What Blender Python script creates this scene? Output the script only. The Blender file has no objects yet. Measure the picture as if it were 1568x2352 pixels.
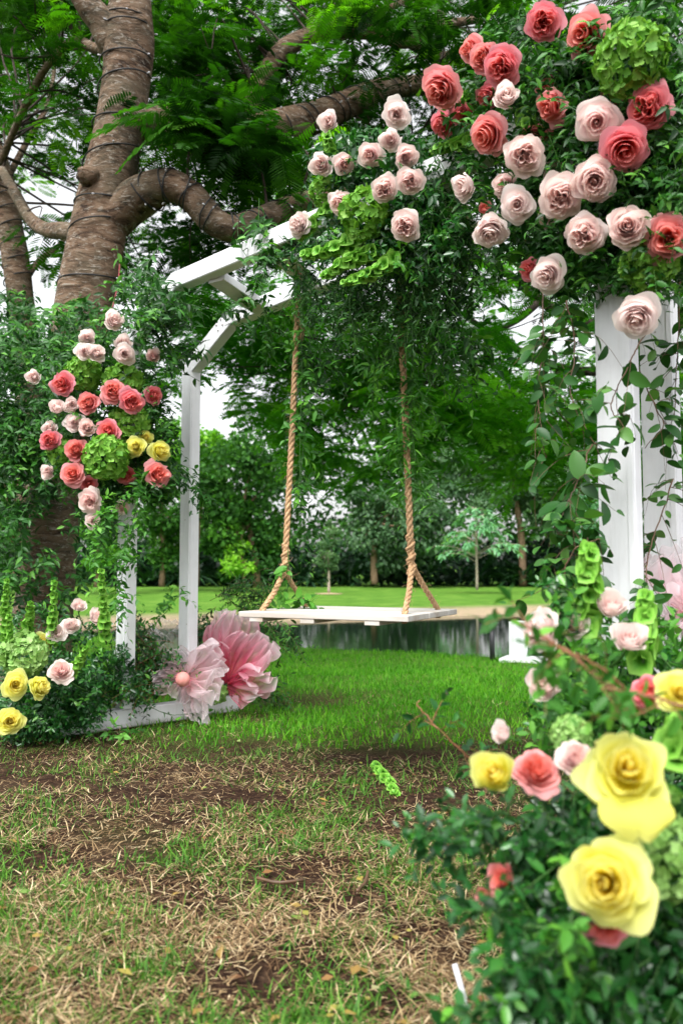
import bpy, math, numpy as np
from mathutils import Vector, Matrix

# ------------------------------------------------------------------ camera, sky, sun, exposure
SC = bpy.context.scene
F = 1900.0                      # focal length in pixels of the 1568 x 2352 view
H = 0.90                        # eye height
PITCH = math.atan(129 / F)
CAM = np.array([0, 0, H])
cd = bpy.data.cameras.new('camera')
cam = bpy.data.objects.new('camera', cd)
SC.collection.objects.link(cam)
cd.sensor_fit = 'VERTICAL'
cd.sensor_height = 36
cd.lens = F / 2352 * 36
cd.clip_end = 500
cd.clip_start = 0.05
cam.location = (0, 0, H)
cam.rotation_euler = (math.pi / 2 + PITCH, 0, 0)
cd.dof.use_dof = True
cd.dof.focus_distance = 3.5
cd.dof.aperture_fstop = 3.0
SC.camera = cam

world = bpy.data.worlds.new('World')
SC.world = world
world.use_nodes = True
wt = world.node_tree
wt.nodes.clear()
sky = wt.nodes.new('ShaderNodeTexSky')
sky.sky_type = 'NISHITA'
sky.sun_disc = False
SUN_EL, SUN_ROT = math.radians(58), math.radians(200)
sky.sun_elevation = SUN_EL
sky.sun_rotation = SUN_ROT
sky.dust_density = 4.0
hs = wt.nodes.new('ShaderNodeHueSaturation')
hs.inputs['Saturation'].default_value = 0.10
bg = wt.nodes.new('ShaderNodeBackground')
bg.inputs['Strength'].default_value = 0.15
wo = wt.nodes.new('ShaderNodeOutputWorld')
wt.links.new(sky.outputs[0], hs.inputs['Color'])
wt.links.new(hs.outputs[0], bg.inputs['Color'])
wt.links.new(bg.outputs[0], wo.inputs['Surface'])

sl = bpy.data.lights.new('sun', 'SUN')
sl.energy = 1.3
sl.angle = math.radians(30)
sl.color = (1.0, 0.98, 0.95)
sun = bpy.data.objects.new('sun', sl)
SC.collection.objects.link(sun)
# light comes from behind the camera, high (the sky texture's own direction)
sd = Vector((math.sin(SUN_ROT) * math.cos(SUN_EL), math.cos(SUN_ROT) * math.cos(SUN_EL), math.sin(SUN_EL)))
sun.rotation_euler = sd.to_track_quat('Z', 'Y').to_euler()

SC.view_settings.view_transform = 'Standard'
SC.view_settings.look = 'None'
SC.view_settings.exposure = 1.42
SC.view_settings.gamma = 1
SC.cycles.use_denoising = True
SC.cycles.max_bounces = 7
SC.cycles.diffuse_bounces = 4
SC.cycles.glossy_bounces = 3
SC.cycles.transmission_bounces = 4
SC.cycles.transparent_max_bounces = 12
SC.cycles.caustics_reflective = False
SC.cycles.caustics_refractive = False
SC.cycles.sample_clamp_indirect = 6

# ------------------------------------------------------------------ helpers
PI = math.pi
rng = np.random.default_rng(7)
CP, SP = math.cos(PITCH), math.sin(PITCH)

def ray(u, v):
    x = (np.asarray(u, float) - 784) / F
    y = -(np.asarray(v, float) - 1176) / F
    return np.stack([x, CP - y * SP, SP + y * CP], -1)

def P(u, v, Y):
    d = ray(u, v)
    return CAM + d * (np.asarray(Y, float) / d[..., 1])[..., None]

def ground(u, v, z=0.0):
    d = ray(u, v)
    return CAM + d * ((z - H) / d[..., 2])[..., None]

def plane(u, v, A, N, off=0.0):
    d = ray(u, v)
    k = (np.dot(A - CAM, N) + off) / (d @ N)
    return CAM + d * k[..., None]

def nrm(a):
    a = np.asarray(a, float)
    return a / np.maximum(np.linalg.norm(a, axis=-1, keepdims=True), 1e-9)

def frames(d, up):
    """rows of unit dir, side, normal -> (k,3,3) with columns dir, side, normal"""
    d = nrm(d)
    s = nrm(np.cross(up, d))
    n = np.cross(d, s)
    return np.stack([d, s, n], -1)

class G:
    def __init__(s):
        s.V, s.T, s.A, s.E, s.n = [], [], [], [], 0
    def add(s, V, T, a=0.5, e=0.0):
        V = np.asarray(V, float).reshape(-1, 3)
        T = np.asarray(T, int).reshape(-1, 3)
        s.V.append(V); s.T.append(T + s.n)
        s.A.append(np.broadcast_to(np.asarray(a, float), (len(V),)))
        s.E.append(np.broadcast_to(np.asarray(e, float), (len(V),)))
        s.n += len(V)
        return s
    def inst(s, tpl, M, O, a):
        V, T = tpl[0], tpl[1]
        e = tpl[2] if len(tpl) > 2 else np.zeros(len(V))
        k = len(O)
        if k == 0: return s
        W = np.einsum('kij,nj->kni', M, V) + O[:, None, :]
        TT = (T[None] + (np.arange(k) * len(V))[:, None, None]).reshape(-1, 3)
        return s.add(W.reshape(-1, 3), TT, np.repeat(np.broadcast_to(a, (k,)), len(V)), np.tile(e, k))
    def mesh(s, name, mat, smooth=True):
        V = np.concatenate(s.V); T = np.concatenate(s.T)
        me = bpy.data.meshes.new(name)
        me.vertices.add(len(V)); me.vertices.foreach_set('co', V.astype(np.float32).ravel())
        me.loops.add(len(T) * 3); me.loops.foreach_set('vertex_index', T.astype(np.int32).ravel())
        me.polygons.add(len(T))
        me.polygons.foreach_set('loop_start', (np.arange(len(T)) * 3).astype(np.int32))
        me.polygons.foreach_set('use_smooth', np.full(len(T), smooth))
        me.update(calc_edges=True)
        at = me.attributes.new('var', 'FLOAT', 'POINT'); at.data.foreach_set('value', np.concatenate(s.A).astype(np.float32))
        at = me.attributes.new('edge', 'FLOAT', 'POINT'); at.data.foreach_set('value', np.concatenate(s.E).astype(np.float32))
        me.validate()
        me.materials.append(mat)
        return me

def link(name, me, parent=None):
    o = bpy.data.objects.new(name, me)
    SC.collection.objects.link(o)
    if parent is not None:
        o.parent = parent
        o.matrix_parent_inverse = Matrix.Identity(4)
    return o

def obj(name, g, mat, parent=None, smooth=True):
    """link a mesh; vertices are given in world space, so move them into the parent's space"""
    me = g.mesh(name, mat, smooth)
    o = link(name, me, parent)
    if parent is not None:
        me.transform(parent.matrix_world.inverted())
    return o

def tag(o, label=None, cat=None, group=None, kind=None):
    if label: o['label'] = label
    if cat: o['category'] = cat
    if group: o['group'] = group
    if kind: o['kind'] = kind
    return o

def thing(name, label, cat, loc=(0, 0, 0), group=None, mat3=None):
    o = bpy.data.objects.new(name, None)
    o.empty_display_size = 0.05
    SC.collection.objects.link(o)
    m = Matrix.Translation(Vector([float(c) for c in loc]))
    if mat3 is not None:
        m = m @ Matrix([[float(c) for c in r] for r in mat3]).to_4x4()
    o.matrix_world = m
    return tag(o, label, cat, group)

def quadgrid(nu, nv):
    i = np.arange(nu - 1)[:, None] * nv + np.arange(nv - 1)[None]
    a, b, c, d = i, i + 1, i + nv + 1, i + nv
    return np.stack([np.stack([a, d, c], -1), np.stack([a, c, b], -1)], 2).reshape(-1, 3)

BOXT = np.array([[0,2,3],[0,3,1],[4,5,7],[4,7,6],[0,1,5],[0,5,4],[2,6,7],[2,7,3],[0,4,6],[0,6,2],[1,3,7],[1,7,5]])

def prism(g, poly, axis, a=0.5):
    """extrude a planar convex polygon (n,3) along axis (3,)"""
    poly = np.asarray(poly, float); n = len(poly)
    V = np.concatenate([poly, poly + axis])
    T = []
    for i in range(1, n - 1):
        T.append([0, i + 1, i]); T.append([n, n + i, n + i + 1])
    for i in range(n):
        j = (i + 1) % n
        T.append([i, j, n + j]); T.append([i, n + j, n + i])
    # flat: split vertices per triangle
    T = np.array(T)
    if np.dot(np.cross(poly[1] - poly[0], poly[2] - poly[0]), axis) < 0:
        T = T[:, ::-1]
    g.add(V[T.ravel()], np.arange(len(T) * 3).reshape(-1, 3), a)

def box(g, c, ex, ey, ez, bev=0.0, a=0.5):
    """box centred at c with half-axis vectors; chamfered along all three axes when bev > 0"""
    c, ex, ey, ez = [np.asarray(q, float) for q in (c, ex, ey, ez)]
    if bev <= 0:
        prism(g, [c - ex - ey - ez, c + ex - ey - ez, c + ex + ey - ez, c - ex + ey - ez], 2 * ez, a); return
    lx, ly, lz = [np.linalg.norm(q) for q in (ex, ey, ez)]
    ux, uy, uz = ex / lx, ey / ly, ez / lz
    pts = {}
    V = []
    for sx in (-1, 1):
        for sy in (-1, 1):
            for sz in (-1, 1):
                for k in range(3):
                    l = [lx - bev, ly - bev, lz - bev]; l[k] += bev
                    pts[(sx, sy, sz, k)] = len(V)
                    V.append(c + ux * sx * l[0] + uy * sy * l[1] + uz * sz * l[2])
    V = np.array(V)
    polys = []
    for k in range(3):
        o1, o2 = [(1, 2), (0, 2), (0, 1)][k]
        for s in (-1, 1):
            q = []
            for a1, a2 in ((-1, -1), (1, -1), (1, 1), (-1, 1)):
                key = [0, 0, 0]; key[k] = s; key[o1] = a1; key[o2] = a2
                q.append(pts[(*key, k)])
            polys.append(q)
    for o in range(3):
        k1, k2 = [(1, 2), (0, 2), (0, 1)][o]
        for s1 in (-1, 1):
            for s2 in (-1, 1):
                q = []
                for so, kk in ((-1, k1), (1, k1), (1, k2), (-1, k2)):
                    key = [0, 0, 0]; key[o] = so; key[k1] = s1; key[k2] = s2
                    q.append(pts[(*key, kk)])
                polys.append(q)
    for sx in (-1, 1):
        for sy in (-1, 1):
            for sz in (-1, 1):
                polys.append([pts[(sx, sy, sz, k)] for k in range(3)])
    VV, T = [], []
    for q in polys:
        pv = V[q]
        nn = np.cross(pv[1] - pv[0], pv[2] - pv[0])
        if np.dot(nn, pv.mean(0) - c) < 0: pv = pv[::-1]
        b = len(VV); VV += list(pv)
        for i in range(1, len(q) - 1): T.append([b, b + i, b + i + 1])
    g.add(np.array(VV), np.array(T), a)

def spline(pts, n):
    """Catmull-Rom through rows of pts (any width)"""
    p = np.asarray(pts, float)
    p = np.vstack([2 * p[0] - p[1], p, 2 * p[-1] - p[-2]])
    m = len(p) - 3
    t = np.linspace(0, m - 1e-6, n); i = t.astype(int); f = (t - i)[:, None]
    a, b, c, d = p[i], p[i + 1], p[i + 2], p[i + 3]
    return 0.5 * (2 * b + (c - a) * f + (2 * a - 5 * b + 4 * c - d) * f**2 + (3 * b - a - 3 * c + d) * f**3)

def tube(g, path, rad, sides=8, bump=0.0, a=0.5, cap=True, seed=0):
    p = np.asarray(path, float); n = len(p)
    r = np.broadcast_to(np.asarray(rad, float), (n,))
    t = nrm(np.gradient(p, axis=0))
    up = np.array([0, 0, 1.0]) if abs(t[0][2]) < 0.9 else np.array([1.0, 0, 0])
    x = nrm(np.cross(up, t[0])); X = [x]
    for i in range(1, n):
        x = nrm(x - t[i] * np.dot(x, t[i])); X.append(x)
    X = np.array(X); Y = np.cross(t, X)
    th = np.linspace(0, 2 * PI, sides, endpoint=False)
    R = r[:, None] * np.ones(sides)[None]
    if bump:
        q = np.random.default_rng(seed + 11)
        for fr, am in ((1, 1.0), (2, .7), (3, .5), (5, .35)):
            for _ in range(2):
                k = q.integers(-2, 3); ph = q.uniform(0, 6.28); w = q.uniform(.5, 1.5) * fr
                R = R * (1 + bump * am * .5 * np.sin(th[None] * (1 + abs(k)) + ph + np.arange(n)[:, None] * w * 6.0 / n))
    V = p[:, None] + R[..., None] * (np.cos(th)[None, :, None] * X[:, None] + np.sin(th)[None, :, None] * Y[:, None])
    V = V.reshape(-1, 3)
    i = np.arange(n - 1)[:, None] * sides; j = np.arange(sides)[None]; j2 = (j + 1) % sides
    a0, b0, c0, d0 = i + j, i + j2, i + sides + j2, i + sides + j
    T = np.stack([np.stack([a0, b0, c0], -1), np.stack([a0, c0, d0], -1)], 2).reshape(-1, 3)
    if cap:
        V = np.vstack([V, p[0], p[-1]])
        k = n * sides
        T = np.vstack([T, np.stack([np.full(sides, k), j2[0], j[0]], -1), np.stack([np.full(sides, k + 1), (n - 1) * sides + j[0], (n - 1) * sides + j2[0]], -1)])
    g.add(V, T, a)

def vnoise(x, y, sc, seed=0):
    """2-D value noise in 0..1"""
    q = np.random.default_rng(seed).random((64, 64))
    X, Y = np.asarray(x) / sc + 1000.3, np.asarray(y) / sc + 1000.7
    i, j = np.floor(X).astype(int), np.floor(Y).astype(int)
    f, h = X - i, Y - j
    f = f * f * (3 - 2 * f); h = h * h * (3 - 2 * h)
    a, b, c, d = q[i % 64, j % 64], q[(i + 1) % 64, j % 64], q[i % 64, (j + 1) % 64], q[(i + 1) % 64, (j + 1) % 64]
    return (a * (1 - f) + b * f) * (1 - h) + (c * (1 - f) + d * f) * h

# ------------------------------------------------------------------ materials
def nodes(name):
    m = bpy.data.materials.new(name); m.use_nodes = True
    nt = m.node_tree; nt.nodes.clear()
    out = nt.nodes.new('ShaderNodeOutputMaterial')
    return m, nt, out

def ramp(nt, fac, stops):
    r = nt.nodes.new('ShaderNodeValToRGB')
    e = r.color_ramp.elements
    while len(e) < len(stops): e.new(0.5)
    for k, (p, c) in enumerate(stops):
        e[k].position = p; e[k].color = (*c, 1)
    nt.links.new(fac, r.inputs[0])
    return r.outputs[0]

def attr(nt, name):
    a = nt.nodes.new('ShaderNodeAttribute'); a.attribute_name = name
    return a.outputs['Fac']

def noise(nt, sc, det=4, rough=0.6, vec=None, coord='Object', dist=0):
    t = nt.nodes.new('ShaderNodeTexNoise')
    t.inputs['Scale'].default_value = sc; t.inputs['Detail'].default_value = det; t.inputs['Roughness'].default_value = rough
    t.inputs['Distortion'].default_value = dist
    if vec is None:
        tc = nt.nodes.new('ShaderNodeTexCoord'); vec = tc.outputs[coord]
    nt.links.new(vec, t.inputs['Vector'])
    return t.outputs[0]

def math_(nt, op, a, b):
    n = nt.nodes.new('ShaderNodeMath'); n.operation = op
    for k, x in enumerate((a, b)):
        if isinstance(x, (int, float)): n.inputs[k].default_value = x
        else: nt.links.new(x, n.inputs[k])
    return n.outputs[0]

def mixc(nt, fac, a, b, mode='MIX'):
    n = nt.nodes.new('ShaderNodeMix'); n.data_type = 'RGBA'; n.blend_type = mode
    for k, x in ((0, fac), (6, a), (7, b)):
        if isinstance(x, (int, float)): n.inputs[k].default_value = x
        elif isinstance(x, tuple): n.inputs[k].default_value = (*x, 1)
        else: nt.links.new(x, n.inputs[k])
    return n.outputs[2]

def bump(nt, hgt, st, dist=0.01):
    b = nt.nodes.new('ShaderNodeBump'); b.inputs['Strength'].default_value = st; b.inputs['Distance'].default_value = dist
    nt.links.new(hgt, b.inputs['Height'])
    return b.outputs[0]

def pbr(nt, out, col, rough=0.6, spec=0.5, nor=None, trans=0.0, tcol=None):
    b = nt.nodes.new('ShaderNodeBsdfPrincipled')
    if isinstance(col, tuple): b.inputs['Base Color'].default_value = (*col, 1)
    else: nt.links.new(col, b.inputs['Base Color'])
    if isinstance(rough, (int, float)): b.inputs['Roughness'].default_value = rough
    else: nt.links.new(rough, b.inputs['Roughness'])
    b.inputs['Specular IOR Level'].default_value = spec
    if nor is not None: nt.links.new(nor, b.inputs['Normal'])
    sh = b.outputs[0]
    if trans > 0:
        t = nt.nodes.new('ShaderNodeBsdfTranslucent')
        c = tcol if tcol is not None else col
        if isinstance(c, tuple): t.inputs['Color'].default_value = (*c, 1)
        else: nt.links.new(c, t.inputs['Color'])
        mx = nt.nodes.new('ShaderNodeMixShader'); mx.inputs[0].default_value = trans
        nt.links.new(sh, mx.inputs[1]); nt.links.new(t.outputs[0], mx.inputs[2])
        sh = mx.outputs[0]
    nt.links.new(sh, out.inputs['Surface'])
    return b

def leafmat(name, stops, rough=0.35, spec=0.5, trans=0.3, tgain=(1.5, 1.7, 0.6)):
    m, nt, out = nodes(name)
    c = ramp(nt, attr(nt, 'var'), stops)
    t = mixc(nt, 1.0, c, tgain, 'MULTIPLY')
    pbr(nt, out, c, rough, spec, None, trans, t)
    return m

M = {}
M['smilax'] = leafmat('smilax_leaf', [(0, (.007, .036, .006)), (.4, (.018, .085, .012)), (.75, (.042, .165, .020)), (1, (.11, .30, .035))], .42, .26, .22)
M['myrtle'] = leafmat('myrtle_leaf', [(0, (.006, .038, .008)), (.45, (.015, .090, .015)), (.8, (.038, .17, .022)), (1, (.11, .32, .032))], .30, .5, .2)
M['tendril'] = leafmat('tendril_leaf', [(0, (.020, .095, .012)), (.5, (.055, .20, .024)), (1, (.15, .38, .045))], .45, .25, .3)
M['paddle'] = leafmat('paddle_leaf', [(0, (.010, .052, .009)), (.5, (.026, .105, .018)), (1, (.11, .25, .055))], .42, .26, .25)
M['canopy'] = leafmat('canopy_leaf', [(0, (.006, .028, .004)), (.35, (.015, .066, .006)), (.7, (.046, .160, .009)), (1, (.14, .36, .016))], .6, .12, .42, (1.4, 1.7, .35))
M['canopy_brightened'] = leafmat('brightened_canopy_leaf', [(0, (.014, .085, .008)), (.4, (.040, .19, .012)), (.75, (.085, .32, .016)), (1, (.17, .48, .03))], .6, .12, .5, (1.4, 1.6, .4))  # leaf colour brightened to offset the crown shadowing itself
M['woods'] = leafmat('woods_leaf', [(0, (.010, .042, .008)), (.4, (.030, .11, .014)), (.75, (.075, .22, .024)), (1, (.19, .38, .05))], .6, .15, .3)
M['grey_green'] = leafmat('fig_leaf', [(0, (.020, .060, .022)), (.5, (.055, .13, .048)), (1, (.14, .26, .10))], .5, .3, .25)
M['young'] = leafmat('young_leaf', [(0, (.06, .18, .08)), (.5, (.13, .33, .15)), (1, (.26, .48, .25))], .5, .3, .3)
M['lime'] = leafmat('lime_leaf', [(0, (.04, .14, .010)), (.5, (.09, .27, .014)), (1, (.24, .48, .04))], .5, .3, .4)
M['palm'] = leafmat('palm_leaf', [(0, (.004, .018, .007)), (.5, (.009, .038, .012)), (1, (.03, .095, .026))], .45, .25, .15)
M['bells'] = None
M['grass'] = leafmat('grass_blade', [(0, (.024, .085, .010)), (.5, (.058, .175, .018)), (.85, (.13, .28, .035)), (1, (.30, .38, .11))], .5, .2, .3)
M['lawn_blade'] = leafmat('lawn_blade', [(0, (.026, .12, .006)), (.5, (.065, .25, .010)), (1, (.19, .42, .03))], .55, .15, .35)
M['straw'] = leafmat('dry_grass', [(0, (.050, .024, .012)), (.3, (.17, .10, .048)), (.65, (.42, .30, .155)), (1, (.70, .57, .36))], .7, .2, .15, (1, 1, 1))

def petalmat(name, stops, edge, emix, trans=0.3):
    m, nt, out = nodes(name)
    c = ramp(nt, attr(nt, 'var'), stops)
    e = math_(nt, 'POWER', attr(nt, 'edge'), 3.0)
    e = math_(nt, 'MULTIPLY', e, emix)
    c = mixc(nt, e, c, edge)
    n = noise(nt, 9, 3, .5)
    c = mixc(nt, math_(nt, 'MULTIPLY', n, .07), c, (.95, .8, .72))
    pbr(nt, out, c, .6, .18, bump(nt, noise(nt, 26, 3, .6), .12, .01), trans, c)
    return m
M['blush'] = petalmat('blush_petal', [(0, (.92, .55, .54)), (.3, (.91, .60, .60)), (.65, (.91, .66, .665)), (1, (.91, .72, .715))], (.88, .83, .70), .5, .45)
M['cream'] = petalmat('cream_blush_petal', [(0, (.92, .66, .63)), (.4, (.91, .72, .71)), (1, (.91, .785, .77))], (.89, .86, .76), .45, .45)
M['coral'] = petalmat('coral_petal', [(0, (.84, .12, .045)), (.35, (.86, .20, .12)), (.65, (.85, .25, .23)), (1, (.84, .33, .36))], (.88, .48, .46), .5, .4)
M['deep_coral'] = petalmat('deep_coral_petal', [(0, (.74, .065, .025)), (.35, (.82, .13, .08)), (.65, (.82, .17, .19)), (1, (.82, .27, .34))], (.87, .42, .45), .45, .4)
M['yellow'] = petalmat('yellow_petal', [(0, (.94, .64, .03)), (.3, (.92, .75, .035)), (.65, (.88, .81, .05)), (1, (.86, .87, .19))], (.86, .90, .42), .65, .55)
M['hydrangea'] = leafmat('hydrangea_floret', [(0, (.07, .23, .018)), (.5, (.16, .38, .04)), (1, (.32, .54, .11))], .55, .3, .3, (1.2, 1.2, .7))
M['pale_hydrangea'] = leafmat('pale_hydrangea_floret', [(0, (.13, .30, .06)), (.5, (.27, .48, .12)), (1, (.46, .64, .27))], .55, .3, .3, (1.1, 1.1, .8))

def bellmat():
    m, nt, out = nodes('bells_of_ireland')
    c = ramp(nt, attr(nt, 'edge'), [(0, (.02, .12, .005)), (.6, (.07, .27, .014)), (1, (.26, .52, .08))])  # cup insides darkened in the colour, in place of recess shade
    c = mixc(nt, math_(nt, 'MULTIPLY', attr(nt, 'var'), .5), c, (.20, .50, .05))
    pbr(nt, out, c, .5, .25, None, .22, c)
    return m
M['bells'] = bellmat()

def stemmat(name, c0, c1, rough=.5):
    m, nt, out = nodes(name)
    c = ramp(nt, noise(nt, 14, 3), [(.3, c0), (.7, c1)])
    pbr(nt, out, c, rough, .4)
    return m
M['stem'] = stemmat('green_stem', (.02, .08, .010), (.06, .16, .025))
M['twig'] = stemmat('woody_twig', (.06, .035, .02), (.16, .085, .045))
M['red_twig'] = stemmat('reddish_twig', (.18, .06, .03), (.28, .13, .06))
M['far_trunk'] = stemmat('far_trunk', (.10, .06, .035), (.26, .17, .10), .8)
M['young_trunk'] = stemmat('young_trunk', (.22, .18, .14), (.40, .34, .27), .8)
M['dark_branch'] = stemmat('dark_branch', (.022, .014, .010), (.06, .042, .030), .85)

def woodpaint(name):
    m, nt, out = nodes(name)
    tc = nt.nodes.new('ShaderNodeTexCoord')
    mp = nt.nodes.new('ShaderNodeMapping'); mp.inputs['Scale'].default_value = (1, 1, .12)
    nt.links.new(tc.outputs['Object'], mp.inputs['Vector'])
    n1 = noise(nt, 60, 4, .6, mp.outputs[0]); n2 = noise(nt, 3.0, 5, .65)
    c = ramp(nt, n2, [(.30, (.67, .68, .70)), (.55, (.77, .78, .80))])
    n3 = noise(nt, 22, 2, .5)
    c = mixc(nt, ramp(nt, n3, [(.745, (0, 0, 0)), (.765, (1, 1, 1))]), c, (.33, .28, .23))
    sep = nt.nodes.new('ShaderNodeSeparateXYZ'); nt.links.new(tc.outputs['Object'], sep.inputs[0])
    n4 = noise(nt, 55, 4, .7); n5 = noise(nt, 1.0, 3, .6, mp.outputs[0])
    # grey weathering streaks along the grain and soil splashed up from the ground
    c = mixc(nt, ramp(nt, n1, [(.50, (0, 0, 0)), (.74, (.30, .30, .30))]), c, (.56, .56, .55))
    low = ramp(nt, math_(nt, 'SUBTRACT', .52, math_(nt, 'ADD', math_(nt, 'MULTIPLY', sep.outputs[2], 6.0), math_(nt, 'MULTIPLY', n4, .55))), [(.0, (0, 0, 0)), (.30, (.6, .6, .6))])
    c = mixc(nt, low, c, (.16, .115, .08))
    pbr(nt, out, c, .45, .4, bump(nt, n1, .30, .005))
    return m
M['white'] = woodpaint('white_painted_wood')

def boardmat():
    m, nt, out = nodes('whitewashed_board')
    tc = nt.nodes.new('ShaderNodeTexCoord')
    mp = nt.nodes.new('ShaderNodeMapping'); mp.inputs['Scale'].default_value = (.10, 1, 1)
    nt.links.new(tc.outputs['Object'], mp.inputs['Vector'])
    n1 = noise(nt, 38, 5, .65, mp.outputs[0]); n2 = noise(nt, 7, 4, .6, mp.outputs[0])
    c = ramp(nt, n2, [(.32, (.34, .26, .19)), (.47, (.48, .45, .41)), (.7, (.58, .57, .55))])
    c = mixc(nt, ramp(nt, n1, [(.58, (0, 0, 0)), (.75, (.8, .8, .8))]), c, (.40, .33, .27))
    pbr(nt, out, c, .6, .3, bump(nt, n1, .25, .004))
    return m
M['board'] = boardmat()

def barkmat():
    m, nt, out = nodes('bark')
    tc = nt.nodes.new('ShaderNodeTexCoord')
    mp = nt.nodes.new('ShaderNodeMapping'); mp.inputs['Scale'].default_value = (1, 1, 2.8)
    nt.links.new(tc.outputs['Object'], mp.inputs['Vector'])
    n1 = noise(nt, 6, 7, .72, mp.outputs[0], dist=.8); n2 = noise(nt, 2.6, 5, .65); n3 = noise(nt, 17, 6, .75, mp.outputs[0], dist=.5)
    c = ramp(nt, n1, [(.36, (.028, .016, .010)), (.47, (.145, .088, .054)), (.62, (.27, .18, .118))])
    c = mixc(nt, ramp(nt, n2, [(.42, (0, 0, 0)), (.62, (.55, .55, .55))]), c, (.12, .115, .078))
    c = mixc(nt, ramp(nt, n3, [(.54, (0, 0, 0)), (.63, (.85, .85, .85))]), c, (.42, .38, .32))
    h = math_(nt, 'ADD', n1, math_(nt, 'MULTIPLY', n3, .6))
    pbr(nt, out, c, .85, .2, bump(nt, h, 1.0, .05))
    return m
M['bark'] = barkmat()

def ropemat():
    m, nt, out = nodes('manila_rope')
    n = noise(nt, 90, 4, .7); n2 = noise(nt, 6, 2)
    c = ramp(nt, n, [(.3, (.22, .125, .060)), (.5, (.43, .275, .15)), (.75, (.64, .475, .30))])
    c = mixc(nt, math_(nt, 'MULTIPLY', n2, .3), c, (.30, .16, .07))
    pbr(nt, out, c, .8, .2, bump(nt, n, .6, .004))
    return m
M['rope'] = ropemat()

def tullemat(name, stops, alpha):
    m, nt, out = nodes(name)
    c = ramp(nt, attr(nt, 'var'), stops)
    d = nt.nodes.new('ShaderNodeBsdfDiffuse'); t = nt.nodes.new('ShaderNodeBsdfTranslucent'); tr = nt.nodes.new('ShaderNodeBsdfTransparent')
    nt.links.new(c, d.inputs[0]); nt.links.new(c, t.inputs[0])
    m1 = nt.nodes.new('ShaderNodeMixShader'); m1.inputs[0].default_value = .45
    nt.links.new(d.outputs[0], m1.inputs[1]); nt.links.new(t.outputs[0], m1.inputs[2])
    m2 = nt.nodes.new('ShaderNodeMixShader')
    al = ramp(nt, attr(nt, 'edge'), [(0, (alpha + .25,) * 3), (.9, (alpha,) * 3), (1, (min(1, alpha + .3),) * 3)])
    nt.links.new(al, m2.inputs[0]); nt.links.new(tr.outputs[0], m2.inputs[1]); nt.links.new(m1.outputs[0], m2.inputs[2])
    nt.links.new(m2.outputs[0], out.inputs['Surface'])
    return m
M['tulle_pink'] = tullemat('deep_pink_tulle', [(0, (.58, .05, .11)), (.4, (.68, .13, .22)), (.72, (.80, .42, .50)), (1, (.86, .72, .76))], .42)
M['tulle_pale'] = tullemat('pale_pink_tulle', [(0, (.80, .40, .42)), (.4, (.82, .58, .62)), (1, (.87, .80, .83))], .38)
M['tulle_white'] = tullemat('white_tulle', [(0, (.80, .66, .68)), (1, (.84, .82, .83))], .25)

def plain(name, col, rough=.6, spec=.4, nscale=30, amt=.25):
    m, nt, out = nodes(name)
    n = noise(nt, nscale, 4)
    c = mixc(nt, math_(nt, 'MULTIPLY', n, amt), col, tuple(x * .45 for x in col))
    pbr(nt, out, c, rough, spec)
    return m
M['ball'] = plain('peach_ball', (.80, .32, .28), .6, .3)
M['black_metal'] = plain('black_metal', (.03, .03, .035), .45, .5)
M['cable'] = plain('black_cable', (.012, .012, .012), .5, .4)
M['bulb'] = plain('clear_bulb', (.55, .55, .58), .2, .6)
M['red'] = plain('red_cord', (.20, .008, .014), .5, .4)
M['pot'] = plain('dark_green_plastic', (.015, .06, .03), .5, .4)
M['tie'] = plain('white_cable_tie', (.75, .75, .75), .5, .4)
M['stick'] = plain('white_plastic_stick', (.68, .68, .72), .4, .5)
M['bolt'] = plain('bolt_head', (.22, .20, .19), .4, .6)

# ------------------------------------------------------------------ ground, pond, lawns
def y_near(x): return 9.35 - .52 * np.clip(x, -6, 4)
def y_far(x): return 19.5 + .5 * np.clip(x, -9, 10)

def mud(x, y):
    """0 = worn, muddy foreground, 1 = green lawn"""
    n = vnoise(x, y, 1.1, 3) * .6 + vnoise(x, y, .35, 4) * .4
    return np.clip((y - 3.7 - .10 * (x + 1) + (n - .5) * 3.6) / 3.4, 0, 1)

def bumps(x, y):
    return (vnoise(x, y, .45, 8) - .5) * .035 + (vnoise(x, y, .12, 9) - .5) * .014

xs = np.unique(np.concatenate([np.linspace(-70, -9, 20), np.linspace(-9, -3.2, 30), np.linspace(-3.2, 3.2, 190), np.linspace(3.2, 9, 30), np.linspace(9, 70, 20)]))
tn = np.concatenate([np.linspace(-.9, .08, 16), np.linspace(.085, .62, 190), np.linspace(.63, .975, 30)])
rows = []
for x in xs:
    yn, yf = y_near(x), y_far(x)
    ya = np.concatenate([tn * yn, [yn - .1, yn, yn + .10, yn + .5, (yn + yf) / 2, yf - 1.0, yf - .25, yf, yf + .15, yf + .5, yf + 1.0, yf + 2.0],
                         np.linspace(yf + 4, 44, 8), [60, 90, 160]])
    za = np.concatenate([np.zeros(len(tn)), [0, -.02, -.22, -.6, -.9, -.6, -.36, -.30, -.24, -.19, -.16, -.13],
                         np.linspace(-.10, 0, 8), [.1, .4, 1.2]])
    rows.append(np.stack([np.full(len(ya), x), ya, za], -1))
R = np.array(rows)
nn_ = len(tn)
R[:, :nn_, 2] += bumps(R[:, :nn_, 0], R[:, :nn_, 1]) * (np.abs(R[:, :nn_, 0]) < 12)
gv = np.zeros(R.shape[:2]); ge = np.zeros(R.shape[:2])
gv[:] = mud(R[..., 0], R[..., 1])
gv[:, nn_:] = 1
ge[:, nn_ + 3:nn_ + 12] = np.array([1, 1, 1, 1, 1, 1, 1, .75, 0])[None]
gg = G(); gg.add(R.reshape(-1, 3), quadgrid(R.shape[0], R.shape[1]), gv.ravel(), ge.ravel())
m, nt, out = nodes('ground_soil_and_lawn')
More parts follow.
